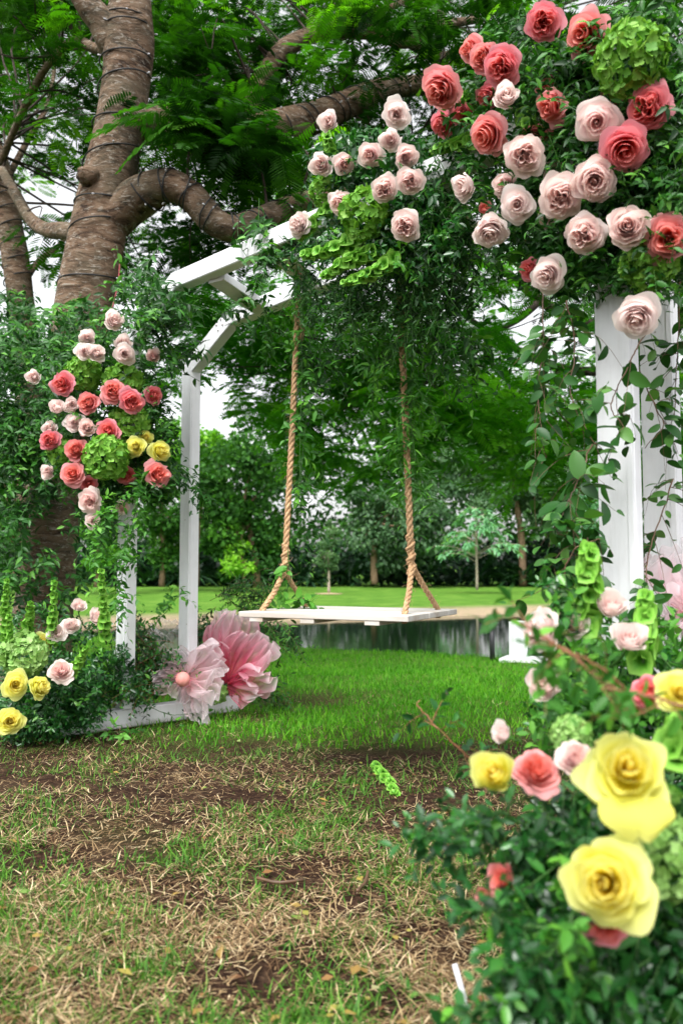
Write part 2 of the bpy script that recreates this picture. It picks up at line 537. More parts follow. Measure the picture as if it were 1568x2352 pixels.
n1 = noise(nt, 5, 6, .7); n2 = noise(nt, 40, 5, .7); n3 = noise(nt, 1.2, 5, .6); n4 = noise(nt, 130, 3, .6)
soil = ramp(nt, n2, [(.3, (.012, .006, .004)), (.5, (.036, .018, .011)), (.75, (.095, .052, .030))])
thatch = ramp(nt, n4, [(.3, (.09, .055, .03)), (.6, (.24, .17, .10)), (.8, (.38, .29, .18))])
worn = mixc(nt, ramp(nt, n1, [(.5, (0, 0, 0)), (.75, (.28, .28, .28))]), soil, thatch)
lawn = ramp(nt, math_(nt, 'ADD', math_(nt, 'MULTIPLY', n3, .55), math_(nt, 'MULTIPLY', n4, .45)), [(.32, (.036, .105, .010)), (.5, (.082, .195, .020)), (.70, (.19, .30, .055))])
c = mixc(nt, attr(nt, 'var'), worn, lawn)
sand = ramp(nt, n2, [(.3, (.20, .14, .09)), (.6, (.42, .33, .22))])
ef = math_(nt, 'MULTIPLY', attr(nt, 'edge'), ramp(nt, n1, [(.25, (.5, .5, .5)), (.5, (1, 1, 1))]))
c = mixc(nt, ef, c, sand)
pbr(nt, out, c, .95, .1, bump(nt, math_(nt, 'ADD', n2, n4), .9, .02))
tag(obj('ground', gg, m), kind='structure')

xw = np.linspace(-70, 70, 141)
W_ = []
for x in xw:
    W_.append(np.stack([np.full(30, x), np.linspace(y_near(x) + .02, y_far(x) + .02, 30), np.full(30, -.30)], -1))
wg = G(); wg.add(np.array(W_).reshape(-1, 3), quadgrid(141, 30))
m, nt, out = nodes('pond_water')
tc = nt.nodes.new('ShaderNodeTexCoord'); mp = nt.nodes.new('ShaderNodeMapping'); mp.inputs['Scale'].default_value = (1, 1.6, 1)
nt.links.new(tc.outputs['Object'], mp.inputs['Vector'])
h = math_(nt, 'ADD', noise(nt, 3.2, 4, .55, mp.outputs[0]), math_(nt, 'MULTIPLY', noise(nt, 12, 2, .5, mp.outputs[0]), .3))
b = pbr(nt, out, (.004, .012, .007), .05, .5, bump(nt, h, .10, .010))
b.inputs['IOR'].default_value = 1.33
tag(obj('pond_water', wg, m), kind='structure')

# --- grass blades and dry thatch
def blades(pos, length, width, lean, az, var, g):
    """bent strips: 2 segments, 5 vertices"""
    k = len(pos)
    d = np.stack([np.cos(az), np.sin(az), np.zeros(k)], -1); s = np.stack([-np.sin(az), np.cos(az), np.zeros(k)], -1)
    up = np.array([0, 0, 1.0])
    c1, s1 = np.cos(lean)[:, None], np.sin(lean)[:, None]
    l2 = lean + rng.uniform(-.1, .5, k) * np.minimum(1, 2.2 - lean); c2, s2 = np.cos(l2)[:, None], np.sin(l2)[:, None]
    L = length[:, None]; w = width[:, None] * .5
    p1 = pos + (d * s1 + up * c1) * L * .5
    p2 = p1 + (d * s2 + up * c2) * L * .5
    sk = s * rng.normal(0, .25, (k, 1)) * L
    V = np.stack([pos - s * w, pos + s * w, p1 - s * w * .9 + sk * .4, p1 + s * w * .9 + sk * .4, p2 + sk], 1)
    T = np.array([[0, 1, 3], [0, 3, 2], [2, 3, 4]])
    TT = (T[None] + (np.arange(k) * 5)[:, None, None]).reshape(-1, 3)
    g.add(V.reshape(-1, 3), TT, np.repeat(var, 5))

def samp(n, v0, v1, u0=-350, u1=1900):
    p = ground(rng.uniform(u0, u1, n), rng.uniform(v0, v1, n))
    p[:, 2] = bumps(p[:, 0], p[:, 1])
    return p[(p[:, 1] < y_near(p[:, 0]) - .05)]

BARE = [(*ground(u, v)[:2], r) for u, v, r in ((1000, 1690, .38), (830, 1735, .26), (640, 1700, .2), (1180, 1680, .3), (300, 1840, .22), (520, 1835, .2), (700, 2010, .2), (250, 1965, .22), (400, 2060, .16), (150, 2290, .15), (1050, 1850, .24), (930, 1900, .16), (820, 2090, .14), (60, 1800, .2), (1000, 2180, .14), (560, 2250, .1))]
def bare(p):
    """1 where the soil has been trodden bare"""
    b = np.zeros(len(p)); w = (vnoise(p[:, 0], p[:, 1], .10, 91) - .5) * .9 + (vnoise(p[:, 0], p[:, 1], .3, 92) - .5) * .6
    for x, y, r in BARE:
        b = np.maximum(b, 1.15 - (np.hypot((p[:, 0] - x) * .75, p[:, 1] - y) / r) ** 1.5 + w)
    return np.clip(b, 0, 1)

def patch(p, a=5):
    return vnoise(p[:, 0], p[:, 1], .5, a) * .5 + vnoise(p[:, 0], p[:, 1], .17, a + 1) * .35 + vnoise(p[:, 0], p[:, 1], .06, a + 2) * .15

g = G()
p = samp(80000, 1600, 2560); q = patch(p, 21); mu = mud(p[:, 0], p[:, 1])
p = p[(rng.random(len(p)) > bare(p) * .62) & (q + rng.normal(0, .07, len(p)) > .48 + .0 * mu) & (rng.random(len(p)) > mu * .96)]
k = len(p)
blades(p + np.c_[np.zeros((k, 2)), rng.uniform(0, .014, k)], rng.uniform(.02, .10, k) * rng.uniform(.5, 1, k), rng.uniform(.0012, .0036, k), rng.uniform(1.05, 1.60, k), rng.uniform(0, 2 * PI, k), rng.beta(1.3, 1.5, k), g)
o = tag(obj('dry_grass', g, M['straw']), 'flattened straw coloured dry grass matted over the muddy foreground', 'dry grass', kind='stuff')

g = G()
p = samp(90000, 1560, 2560); q = patch(p, 41); mu = mud(p[:, 0], p[:, 1])
p = p[(q + rng.normal(0, .11, len(p)) > .46 - .25 * mu) & (rng.random(len(p)) > bare(p) * .95)]
k = len(p)
blades(p, rng.uniform(.015, .055, k), rng.uniform(.002, .0042, k), rng.uniform(.3, 1.45, k), rng.uniform(0, 2 * PI, k), rng.beta(2, 2.2, k), g)
# broader leafy tufts
p = samp(1200, 1620, 2560); p = p[(patch(p, 41) > .48) & (bare(p) < .3)]
p = np.repeat(p, 9, 0) + np.c_[rng.normal(0, .018, (len(p) * 9, 2)), np.zeros(len(p) * 9)]; k = len(p)
blades(p, rng.uniform(.03, .075, k), rng.uniform(.0035, .0065, k), rng.uniform(.4, 1.5, k), rng.uniform(0, 2 * PI, k), rng.beta(2.4, 2, k), g)
tag(obj('grass', g, M['grass']), 'sparse green grass blades growing through the muddy foreground', 'grass', kind='stuff')

g = G()
p = samp(120000, 1440, 1720, -250, 1850); mu = mud(p[:, 0], p[:, 1])
p = p[rng.random(len(p)) < mu ** 1.6]
k = len(p)
blades(p, rng.uniform(.025, .06, k), rng.uniform(.004, .008, k), rng.uniform(.1, .9, k), rng.uniform(0, 2 * PI, k), rng.beta(2, 2, k) * .75 + .25 * vnoise(p[:, 0], p[:, 1], .6, 77), g)
tag(obj('lawn_grass', g, M['lawn_blade']), 'lush bright green lawn grass along the near pond edge', 'grass', kind='stuff')

# short clippings and crumbs of dead stalk
g = G()
p = samp(60000, 1590, 2560); mu = mud(p[:, 0], p[:, 1])
p = p[(rng.random(len(p)) > mu * .9) & (rng.random(len(p)) > bare(p) * .5) & (patch(p, 63) + rng.normal(0, .1, len(p)) > .50)]; k = len(p)
blades(p + np.c_[np.zeros((k, 2)), rng.uniform(0, .006, k)], rng.uniform(.008, .024, k), rng.uniform(.0016, .0045, k), rng.uniform(1.2, 1.62, k), rng.uniform(0, 2 * PI, k), rng.beta(1.2, 2.2, k), g)
tag(obj('grass_clippings', g, M['straw']), 'short brown clippings and crumbs littering the soil', 'clippings', kind='stuff')
# fallen leaves
g = G()
p = samp(330, 1500, 2450); k = len(p); az = rng.uniform(0, 6.28, k)
lt = np.array([[0, 0, 0], [.5, -.28, .10], [1, 0, .02], [.5, .28, .06]]), np.array([[0, 1, 2], [0, 2, 3]])
g.inst(lt, frames(np.stack([np.cos(az), np.sin(az), rng.normal(0, .15, k)], -1), np.array([0, 0, 1.0]) + rng.normal(0, .3, (k, 3))) * rng.uniform(.015, .045, k)[:, None, None], p + [0, 0, .018], rng.beta(1.5, 1.5, k))
tag(obj('fallen_leaves', g, leafmat('fallen_leaf', [(0, (.06, .03, .015)), (.35, (.18, .08, .03)), (.6, (.30, .22, .05)), (.8, (.10, .20, .03)), (1, (.45, .38, .22))], .6, .3, .1)), 'small fallen leaves scattered over the lawn and mud', 'leaves', kind='stuff')

# ------------------------------------------------------------------ the swing arch
S3 = np.array([.749, .6625, 0]); W3 = np.array([.6625, -.749, 0]); Z3 = np.array([0, 0, 1.0])
A0 = ground(142, 1693)
def s_at(u, o, d=S3):
    r = (u - 784) / 1904.
    return (r * o[1] - o[0]) / (d[0] - r * d[1])
WL, WS = .122, .042                       # post section along W and along S
bw = .09                                  # base beam width along W
LB = s_at(552, A0)
oc = A0 - W3 * bw / 2
sF, sR = s_at(292, oc), s_at(434, oc)
PFL = oc + S3 * sF; PRL = oc + S3 * sR
PFL[2] = PRL[2] = 0
wF, wR = s_at(1426, PFL, W3), s_at(1525, PRL, W3)
PFR = PFL + W3 * wF; PRR = PRL + W3 * wR
print('arch', A0, LB, sF, sR, wF, wR, PFL, PRL, PFR, PRR)

arch = thing('swing_arch', 'white painted timber swing arch with chamfered corners, flowers and vines over its top', 'swing arch', (*((PFL + PRR)[:2] / 2), 0))
def zpix(Pt, v):                          # height of image row v above ground point Pt
    k = (v - 1176) / F
    dz = (SP - k * CP) / (CP + k * SP)
    return H + dz * Pt[1]
def archpart(name, g): return obj(name, g, M['white'], arch, smooth=False)

BT = .105
def member(name, p, q, hs, hn, bev=.005):
    d = nrm(q - p); n = np.cross(S3, d)
    g = G(); L = np.linalg.norm(q - p) / 2
    box(g, (p + q) / 2, d * L, S3 * hs, n * hn, bev)
    return archpart(name, g)
def post(Pt, z0, z1, WS=WS):
    g = G(); box(g, Pt + Z3 * (z0 + z1) / 2, W3 * WL / 2, S3 * WS / 2, Z3 * (z1 - z0) / 2, .005)
    o = archpart('post', g)
    g2 = G()                               # thin trim strip running up the post's outer edge
    box(g2, Pt + Z3 * (z0 + z1 - .02) / 2 - S3 * (WS / 2 + .003) + W3 * (WL / 2 - .012), W3 * .009, S3 * .003, Z3 * (z1 - z0 - .04) / 2, .001)
    t = link('trim_strip', g2.mesh('trim_strip', M['white'], False), o); t.data.transform(arch.matrix_world.inverted())

top = {}
for nm, Pl, Pr, pl, pr, pt in (('front', PFL, PFR, (403, 669), (1420, 251), 775), ('rear', PRL, PRR, (527, 752), (1500, 359), 838)):
    a = plane(*pl, Pl, S3); b = plane(*pr, Pr, S3)
    wb0, wb1 = np.dot(a - Pl, W3), np.dot(b - Pl, W3)
    wr = np.dot(Pr - Pl, W3)
    wb1 = wr - .26
    sl = (b[2] - a[2]) / (np.dot(b - Pl, W3) - wb0)
    zb = lambda w: a[2] + sl * (w - wb0) + .045
    zl = zpix(Pl, pt); zr = zb(wb1) - (zb(wb0) - zl)
    print(nm, 'beam', wb0, wb1, a[2], zb(wb1), 'post tops', zl, zr)
    top[nm] = (Pl, zb, wb0, wb1)
    e0 = Pl + W3 * wb0 + Z3 * zb(wb0); e1 = Pl + W3 * wb1 + Z3 * zb(wb1)
    member('beam', e0, e1, .036, .045)
    post(Pl, BT, zl, .064); post(Pr, BT, zr)
    dl = Pl + Z3 * (zl - .03); dr = Pr + Z3 * (zr - .03)
    member('corner_brace', dl, e0 + W3 * .03, .0335, .052)
    member('corner_brace', dr, e1 - W3 * .03, .0335, .052)
    for e, dd in ((e0, dl), (e1, dr)):
        for k1, k2 in ((.82, .02), (.82, -.02), (.93, .02), (.93, -.02)):
            c = dd + (e - dd) * k1; dn = nrm(e - dd); nv = np.cross(S3, dn)
            c = c + nv * k2 - S3 * .0335
            g = G(); tube(g, [c + S3 * .01, c - S3 * .004], .006, 8); obj('bolt', g, M['bolt'], arch)
fl, rl = top['front'], top['rear']
def crosspiece(p, q):
    # flat cross boards running between the two long beams
    d = nrm(q - p)
    g = G(); n = np.cross(d, W3); n = nrm(n); wd = np.cross(n, d)
    box(g, (p + q) / 2, d * np.linalg.norm(q - p) / 2, wd * .058, n * .021, .003)
    archpart('crosspiece', g)
    return (p + q) / 2
ca = [(plane(498, 638, PFL, S3, .032), plane(606, 712, PRL, S3, -.032)), (plane(645, 578, PFL, S3, .032), plane(712, 645, PRL, S3, -.032))]
for k in (.66, 1.0, 1.34):
    p = ca[1][0] + W3 * k; q = ca[1][1] + W3 * k
    p[2] = fl[1](np.dot(p - fl[0], W3)) - .01; q[2] = rl[1](np.dot(q - rl[0], W3)) - .01
    ca.append((p, q))
cr = [crosspiece(p, q) for p, q in ca]
# base beams
g = G(); box(g, oc + S3 * LB / 2 + Z3 * BT / 2, S3 * LB / 2, W3 * bw / 2, Z3 * BT / 2, .006); archpart('base_beam', g)
g = G(); c = (PFR + PRR) / 2; box(g, c + Z3 * BT / 2, S3 * LB / 2, W3 * bw / 2, Z3 * BT / 2, .006); archpart('base_beam', g)

# ------------------------------------------------------------------ the swing
bz, lx, ly, rz = .716, .386, .308, -.448
ctr = np.array([.042, 3.66, bz])
ex = np.array([math.cos(rz), math.sin(rz), 0]); ey = np.array([-math.sin(rz), math.cos(rz), 0])
swing = thing('rope_swing', 'whitewashed plank swing seat hanging from two knotted manila ropes under the arch', 'swing', ctr)
g = G()
nb = 5
for k in range(nb):
    y0 = -ly + 2 * ly * k / nb; w = 2 * ly / nb
    box(g, ctr + ey * (y0 + w / 2) - Z3 * .012, ex * (lx - .002 * (k % 2)), ey * (w / 2 - .0008), Z3 * .012, .0025)
me = g.mesh('seat', M['board'], False)
seat = link('seat', me, swing); me.transform(swing.matrix_world.inverted())
me.transform(Matrix.Rotation(-rz, 4, 'Z')); seat.rotation_euler = (0, 0, rz)
for k in (-.78, -.15, .60):
    g = G(); box(g, ctr + ex * k * lx - Z3 * .033, ex * .032, ey * (ly - .004), Z3 * .0085, .001)
    o = link('batten', g.mesh('batten', M['board'], False), swing); o.data.transform(swing.matrix_world.inverted())

def twist(g, path, R, turns=None, fuzz=True):
    """three-strand laid rope along a path"""
    p = np.asarray(path, float)
    seg = np.r_[0, np.cumsum(np.linalg.norm(np.diff(p, axis=0), axis=1))]
    n = max(8, int(seg[-1] / (R * .55)))
    t = np.linspace(0, seg[-1], n); q = np.stack([np.interp(t, seg, p[:, k]) for k in range(3)], -1)
    tg = nrm(np.gradient(q, axis=0)); x = nrm(np.cross(tg, [1.0, .2, .1])); y = np.cross(tg, x)
    for s in range(3):
        ph = t / (R * 5.5) * 2 * PI / 1.2 + s * 2 * PI / 3
        tube(g, q + (x * np.cos(ph)[:, None] + y * np.sin(ph)[:, None]) * R * .52, R * .56, 7)
    if fuzz:
        for _ in range(int(seg[-1] * 60)):
            i = rng.integers(1, n - 1); a = rng.uniform(0, 6.28)
            d = x[i] * math.cos(a) + y[i] * math.sin(a)
            b0 = q[i] + d * R; e = nrm(d + rng.normal(0, .7, 3))
            tube(g, [b0, b0 + e * .012, b0 + e * .022 + tg[i] * rng.normal(0, .01)], .0005, 3, cap=False)
ropeends = []
for (tu, tv, ku, kv, kb, cpt, sgn) in ((688, 600, 653, 1322, 1245, cr[1], -1), (909, 610, 945, 1310, 1225, cr[2], 1)):
    mid = ctr + ex * sgn * lx * .86
    kn = P(ku, kv, mid[1])
    tp = P(tu, tv, 1.0); 
    tp = P(tu, tv, cpt[1]); tp[2] = max(tp[2], cpt[2] - .02)
    ropeends.append((tp, kn))
    rope = link('rope', None, swing) if False else None
    g = G()
    twist(g, [tp, kn * .5 + tp * .5 + np.array([.004, 0, 0]), kn], .0145)
    # legs of the Y down to the holes in the seat
    for sy in (-1, 1):
        hp = mid + ey * sy * ly * .66; hp = np.array([hp[0], hp[1], bz])
        twist(g, [kn + Z3 * .02, kn * .5 + hp * .5 + ex * .004, hp, hp - Z3 * .035], .0125)
    rp = obj('rope', g, M['rope'], swing)
    # hitch: the tail wrapped back round the rope above the fork
    g = G()
    L = abs(P(ku, kb, mid[1])[2] - kn[2]); tt = np.linspace(0, 1, 80)
    ax = nrm(tp - kn)
    x = nrm(np.cross(ax, [0, 1.0, 0])); y = np.cross(ax, x)
    ph = tt * 2 * PI * 3.2
    pth = kn - Z3 * .01 + ax * (tt * L)[:, None] + (x * np.cos(ph)[:, None] + y * np.sin(ph)[:, None]) * (.013 - .004 * tt)[:, None]
    twist(g, pth, .0125)
    k2 = link('knot', g.mesh('knot', M['rope']), rp); k2.data.transform(swing.matrix_world.inverted())
    # hanger loop and white cable tie near the top
    g = G(); c = tp + (kn - tp) * .18
    th = np.linspace(0, 2 * PI, 14)
    tube(g, np.stack([c[0] + .022 * np.cos(th), c[1] + .022 * np.sin(th), c[2] + .002 * th], -1), .003, 5)
    k3 = link('cable_tie', g.mesh('cable_tie', M['tie']), rp); k3.data.transform(swing.matrix_world.inverted())
    g = G(); twist(g, [c + np.array([.012, -.012, -.03]), c + np.array([.03, -.01, -.07]), c + np.array([.02, -.01, -.13])], .010)
    k4 = link('rope_tail', g.mesh('rope_tail', M['rope']), rp); k4.data.transform(swing.matrix_world.inverted())

# ------------------------------------------------------------------ leaf templates
def leaf_tpl(w=.36, fold=.12, droop=.15, seg=((.28, .85), (.62, .9))):
    V = [[0, 0, 0]]
    for x, k in seg:
        z = -droop * x * x
        V += [[x, -w / 2 * k, z + fold * w * k], [x, 0, z], [x, w / 2 * k, z + fold * w * k]]
    n = 1 + 3 * len(seg)
    V.append([1, 0, -droop])
    T = [[0, 2, 1], [0, 3, 2]]
    for i in range(len(seg) - 1):
        b = 1 + 3 * i
        T += [[b, b + 1, b + 4], [b, b + 4, b + 3], [b + 1, b + 2, b + 5], [b + 1, b + 5, b + 4]]
    b = n - 3
    T += [[b, b + 1, n], [b + 1, b + 2, n]]
    return np.array(V, float), np.array(T)
LEAF = leaf_tpl(.40, .22, .22, ((.14, .58), (.36, 1.0), (.66, .74)))
SLIM = leaf_tpl(.26, .25, .28)
OVAL = leaf_tpl(.56, .14, .22, ((.10, .55), (.28, .90), (.50, 1.0), (.72, .82), (.90, .40)))
SMALL = leaf_tpl(.46, .2, .08)
CARD = (np.array([[0, 0, 0], [.5, -.32, .07], [1, 0, -.05], [.5, .32, .07]], float), np.array([[0, 1, 2], [0, 2, 3]]))

def frond_tpl(pairs=12, wid=.30, hw=.024):
    """a twice-divided feathery leaf: a rachis with pairs of lens-shaped, slightly drooping pinnae"""
    V, T = [], []
    q = np.random.default_rng(3)
    for i in range(pairs):
        t = .14 + .84 * (i + .5) / pairs
        L = wid * math.sin(PI * (.16 + .74 * t)) ** .8
        for s in (-1, 1):
            b = len(V); z = -.25 * t * t
            w = hw * (.8 + .4 * q.random()); L2 = L * q.uniform(.85, 1.1)
            dx = L2 * .55; dz = -(.12 + .2 * q.random()) * L2; j = q.normal(0, .01)
            V += [[t, 0, z], [t + dx * .4 - w, s * L2 * .4, z + dz * .2 + j], [t + dx * .4 + w, s * L2 * .4 - s * w * .6, z + dz * .2 - j],
                  [t + dx * .8 - w * .8, s * L2 * .8, z + dz * .6 + j], [t + dx * .8 + w * .8, s * L2 * .8 - s * w * .5, z + dz * .6 - j], [t + dx, s * L2, z + dz]]
            T += [[b, b + 1, b + 2], [b + 1, b + 3, b + 4], [b + 1, b + 4, b + 2], [b + 3, b + 5, b + 4]]
    b = len(V)
    V += [[0, -.008, 0], [0, .008, 0], [1, 0, -.25]]; T += [[b, b + 1, b + 2]]
    return np.array(V, float), np.array(T)
FROND = frond_tpl()
FINE = frond_tpl(24, .24, .009)

def sprigs(gl, gs, base, dirs, L, n, ll, tpl=LEAF, droop=.35, opp=False, open_=.9, rs=.0016, var=None, seed=0, flat=0.0):
    """leafy twigs: base (S,3), dirs (S,3), L (S,), n leaves each of length ll"""
    q = np.random.default_rng(seed + 100)
    base = np.asarray(base, float); S_ = len(base)
    if S_ == 0: return
    d = nrm(dirs); L = np.broadcast_to(np.asarray(L, float), (S_,)); ll = np.broadcast_to(np.asarray(ll, float), (S_,))
    K = 6
    tt = np.linspace(0, 1, K)
    side = nrm(np.cross(d, q.normal(0, 1, (S_, 3))))
    wav = q.normal(0, .12, S_)
    def pos(t):
        t = np.asarray(t)
        p = base[:, None] + d[:, None] * (t * L[:, None])[..., None]
        p = p + side[:, None] * (np.sin(t * 3.2) * (wav * L)[:, None])[..., None]
        p[..., 2] -= droop * L[:, None] * t ** 2
        return p
    tl = np.linspace(.12, 1.0, n)[None] + q.normal(0, .015, (S_, n)); tl = np.clip(tl, .05, 1.02)
    pl = pos(tl); tg = nrm(pos(tl + .03) - pos(tl - .03))
    x = nrm(np.cross(tg, q.normal(0, 1, (S_, 1, 3)) * .3 + np.array([0, 0, 1.0]))); y = np.cross(tg, x)
    k = np.arange(n)
    if opp: ph = (k % 2) * PI + q.normal(0, .25, (S_, n)) + (1 - flat) * (k // 2) * 1.2
    else: ph = (k % 2) * PI + q.normal(0, .55, (S_, n))
    out_ = x * np.cos(ph)[..., None] + y * np.sin(ph)[..., None]
    ld = nrm(tg * (1 - .45 * open_) + out_ * open_ + q.normal(0, .22, (S_, n, 3)))
    up = nrm(np.cross(ld, np.cross(tg, ld)) * 0.5 + np.array([0, -.25, .9]) + q.normal(0, .35, (S_, n, 3)))
    Mx = frames(ld.reshape(-1, 3), up.reshape(-1, 3))
    sz = (ll[:, None] * q.uniform(.62, 1.15, (S_, n)) * (1 - .35 * np.clip(tl, 0, 1) ** 3)).reshape(-1)
    if var is None: var = q.beta(2, 2.6, S_)
    vv = np.clip(np.repeat(var, n) + q.normal(0, .16, S_ * n), 0, 1)
    gl.inst(tpl, Mx * sz[:, None, None], pl.reshape(-1, 3), vv)
    # stems
    pp = pos(np.broadcast_to(tt, (S_, K)))
    tg = nrm(np.gradient(pp, axis=1)); x = nrm(np.cross(tg, [.3, .5, .8])); y = np.cross(tg, x)
    r = rs * (1 - .6 * tt)[None, :, None, None]
    th = np.arange(3) * 2 * PI / 3
    V = pp[:, :, None] + r * (np.cos(th)[None, None, :, None] * x[:, :, None] + np.sin(th)[None, None, :, None] * y[:, :, None])
    T = []
    for i in range(K - 1):
        for j in range(3):
            j2 = (j + 1) % 3; a = i * 3
            T += [[a + j, a + j2, a + 3 + j2], [a + j, a + 3 + j2, a + 3 + j]]
    T = np.array(T)
    gs.add(V.reshape(-1, 3), (T[None] + (np.arange(S_) * K * 3)[:, None, None]).reshape(-1, 3), .5)

# ------------------------------------------------------------------ the big tree
def pth(rowsp, n):
    a = np.array(rowsp, float)                        # u, v, depth, half width in px
    s = spline(a, n)
    p = P(s[:, 0], s[:, 1], s[:, 2])
    return p, s[:, 3] * s[:, 2] / F

def limb(g, rowsp, n=30, sides=14, bmp=.10, seed=0):
    p, r = pth(rowsp, n)
    tube(g, p, np.maximum(r, .004), sides, bmp, seed=seed)
    return p, r

tree = thing('flame_tree', 'large grey brown tree forking overhead with dark cable lights wound around its trunk', 'tree', P(100, 1585, 6.1) * [1, 1, 0])
g = G()
tp_, tr_ = limb(g, [(80, 1590, 6.1, 84), (95, 1480, 6.05, 72), (112, 1300, 6.0, 62), (128, 1100, 6.0, 60), (160, 880, 6.0, 60), (190, 720, 6.0, 64), (225, 560, 6.0, 65), (247, 440, 6.0, 64), (272, 300, 6.0, 57), (287, 180, 6.0, 55), (290, 95, 6.0, 58), (300, 30, 6.0, 50), (308, -60, 6.05, 42), (316, -200, 6.1, 36)], 110, 28, .10, 3)
obj('trunk', g, M['bark'], tree)
limbs = []
def mk(rowsp, n=40, sides=14, bmp=.1, seed=0):
    g = G(); p, r = limb(g, rowsp, n, sides, bmp, seed); limbs.append((p, r)); obj('limb', g, M['bark'], tree)
mk([(288, 110, 6.0, 40), (262, 90, 5.95, 38), (230, 45, 5.9, 34), (190, -5, 5.85, 30), (150, -80, 5.8, 26)], 24, 14, .1, 5)
mk([(262, 500, 6.0, 52), (310, 462, 5.92, 48), (355, 436, 5.85, 42), (400, 430, 5.8, 38), (440, 452, 5.8, 34), (480, 495, 5.8, 32), (530, 522, 5.85, 31), (580, 512, 5.95, 28), (640, 485, 6.1, 24), (720, 455, 6.3, 20), (860, 440, 6.6, 15)], 60, 18, .14, 6)
mk([(290, 280, 6.05, 50), (360, 285, 6.2, 46), (440, 300, 6.4, 42), (540, 302, 6.6, 38), (640, 293, 6.8, 37), (720, 270, 7.0, 34), (800, 238, 7.2, 31), (880, 207, 7.4, 28), (980, 195, 7.6, 25), (1100, 200, 7.8, 20), (1300, 170, 8.2, 14)], 60, 16, .10, 7)
mk([(560, 300, 6.7, 26), (585, 230, 6.9, 22), (610, 170, 7.0, 21), (650, 115, 7.1, 21), (710, 82, 7.2, 20), (780, 68, 7.3, 19), (860, 74, 7.4, 17), (930, 95, 7.5, 15), (1000, 60, 7.7, 12), (1100, 45, 8, 8)], 50, 12, .08, 8)
mk([(190, 540, 6.0, 24), (150, 530, 6.1, 20), (105, 528, 6.4, 17), (65, 495, 6.8, 15), (35, 445, 7.2, 13), (5, 390, 7.6, 10)], 30, 10, .08, 9)
mk([(270, 120, 6, 14), (215, 110, 6.3, 12), (170, 95, 6.6, 11), (110, 150, 6.9, 9), (60, 240, 7.2, 9), (20, 330, 7.5, 8), (-10, 400, 7.7, 7)], 30, 8, .08, 10)
mk([(930, 95, 7.5, 11), (1000, 130, 7.9, 10), (1060, 110, 8.2, 8), (1150, 60, 8.5, 6), (1220, 40, 8.8, 5)], 24, 8, .1, 11)
mk([(780, 68, 7.3, 9), (840, 30, 7.2, 8), (920, 8, 7.2, 7), (980, -40, 7.2, 5)], 20, 8, .1, 12)
# knot swelling on the trunk
g = G()
c = P(205, 405, 5.82)
gv_ = np.linspace(0, PI, 10); gu = np.linspace(0, 2 * PI, 15)
A_, B_ = np.meshgrid(gv_, gu, indexing='ij')
kn = np.stack([.085 * np.sin(A_) * np.cos(B_), .085 * np.sin(A_) * np.sin(B_), .07 * np.cos(A_)], -1) * (1 + .15 * np.sin(5 * B_ + 3 * A_))[..., None]
g.add(c + kn.reshape(-1, 3), quadgrid(10, 15))
obj('burl', g, M['bark'], tree)

# cable lights wound around trunk and the first limbs: a thing of its own
lights = thing('string_lights', 'thin dark cable with tiny clear bulbs wound around the big trunk', 'string lights', tp_[30])
g = G(); bulbs = []
def wind(p, r, i0, i1, turns, ph0=0.0):
    n = 420
    t = np.linspace(i0, i1, n); idx = np.arange(len(p))
    c = np.stack([np.interp(t, idx, p[:, k]) for k in range(3)], -1); rr = np.interp(t, idx, r)
    tg = nrm(np.gradient(c, axis=0)); x = nrm(np.cross(tg, [0, 1.0, .05])); y = np.cross(tg, x)
    a = ph0 + (t - i0) / (i1 - i0) * turns * 2 * PI
    a = a + .25 * np.sin(a * .37 + 1)
    q = c + (x * np.cos(a)[:, None] + y * np.sin(a)[:, None]) * (rr * 1.045 + .004)[:, None] + tg * (.05 * np.sin(a * .5))[:, None]
    tube(g, q, .0062, 5, cap=False)
    for k in range(8, n, 11):
        b = nrm(q[k] - c[k]); bulbs.append((q[k], nrm(b + rng.normal(0, .4, 3) + np.array([0, 0, -.2]))))
wind(tp_, tr_, 28, 103, 13.5)
wind(limbs[1][0], limbs[1][1], 8, 50, 13, 1.0)
wind(limbs[2][0], limbs[2][1], 22, 52, 12, 2.0)
obj('cable', g, M['cable'], lights)
bm0 = G(); tube(bm0, [[0, 0, 0], [0, 0, .012]], .004, 6); tube(bm0, [[0, 0, .012], [0, 0, .02], [0, 0, .028], [0, 0, .031]], [.0055, .007, .005, .001], 7)
bme = bm0.mesh('bulb', M['bulb'])
inv = lights.matrix_world.inverted()
front = [bq for bq in bulbs if np.dot(bq[1], CAM - bq[0]) > -.2][:95]
for q, d in front:
    o = link('bulb', bme, lights)
    o.matrix_local = inv @ Matrix.Translation(Vector(q)) @ Vector(d).to_track_quat('Z', 'Y').to_matrix().to_4x4()

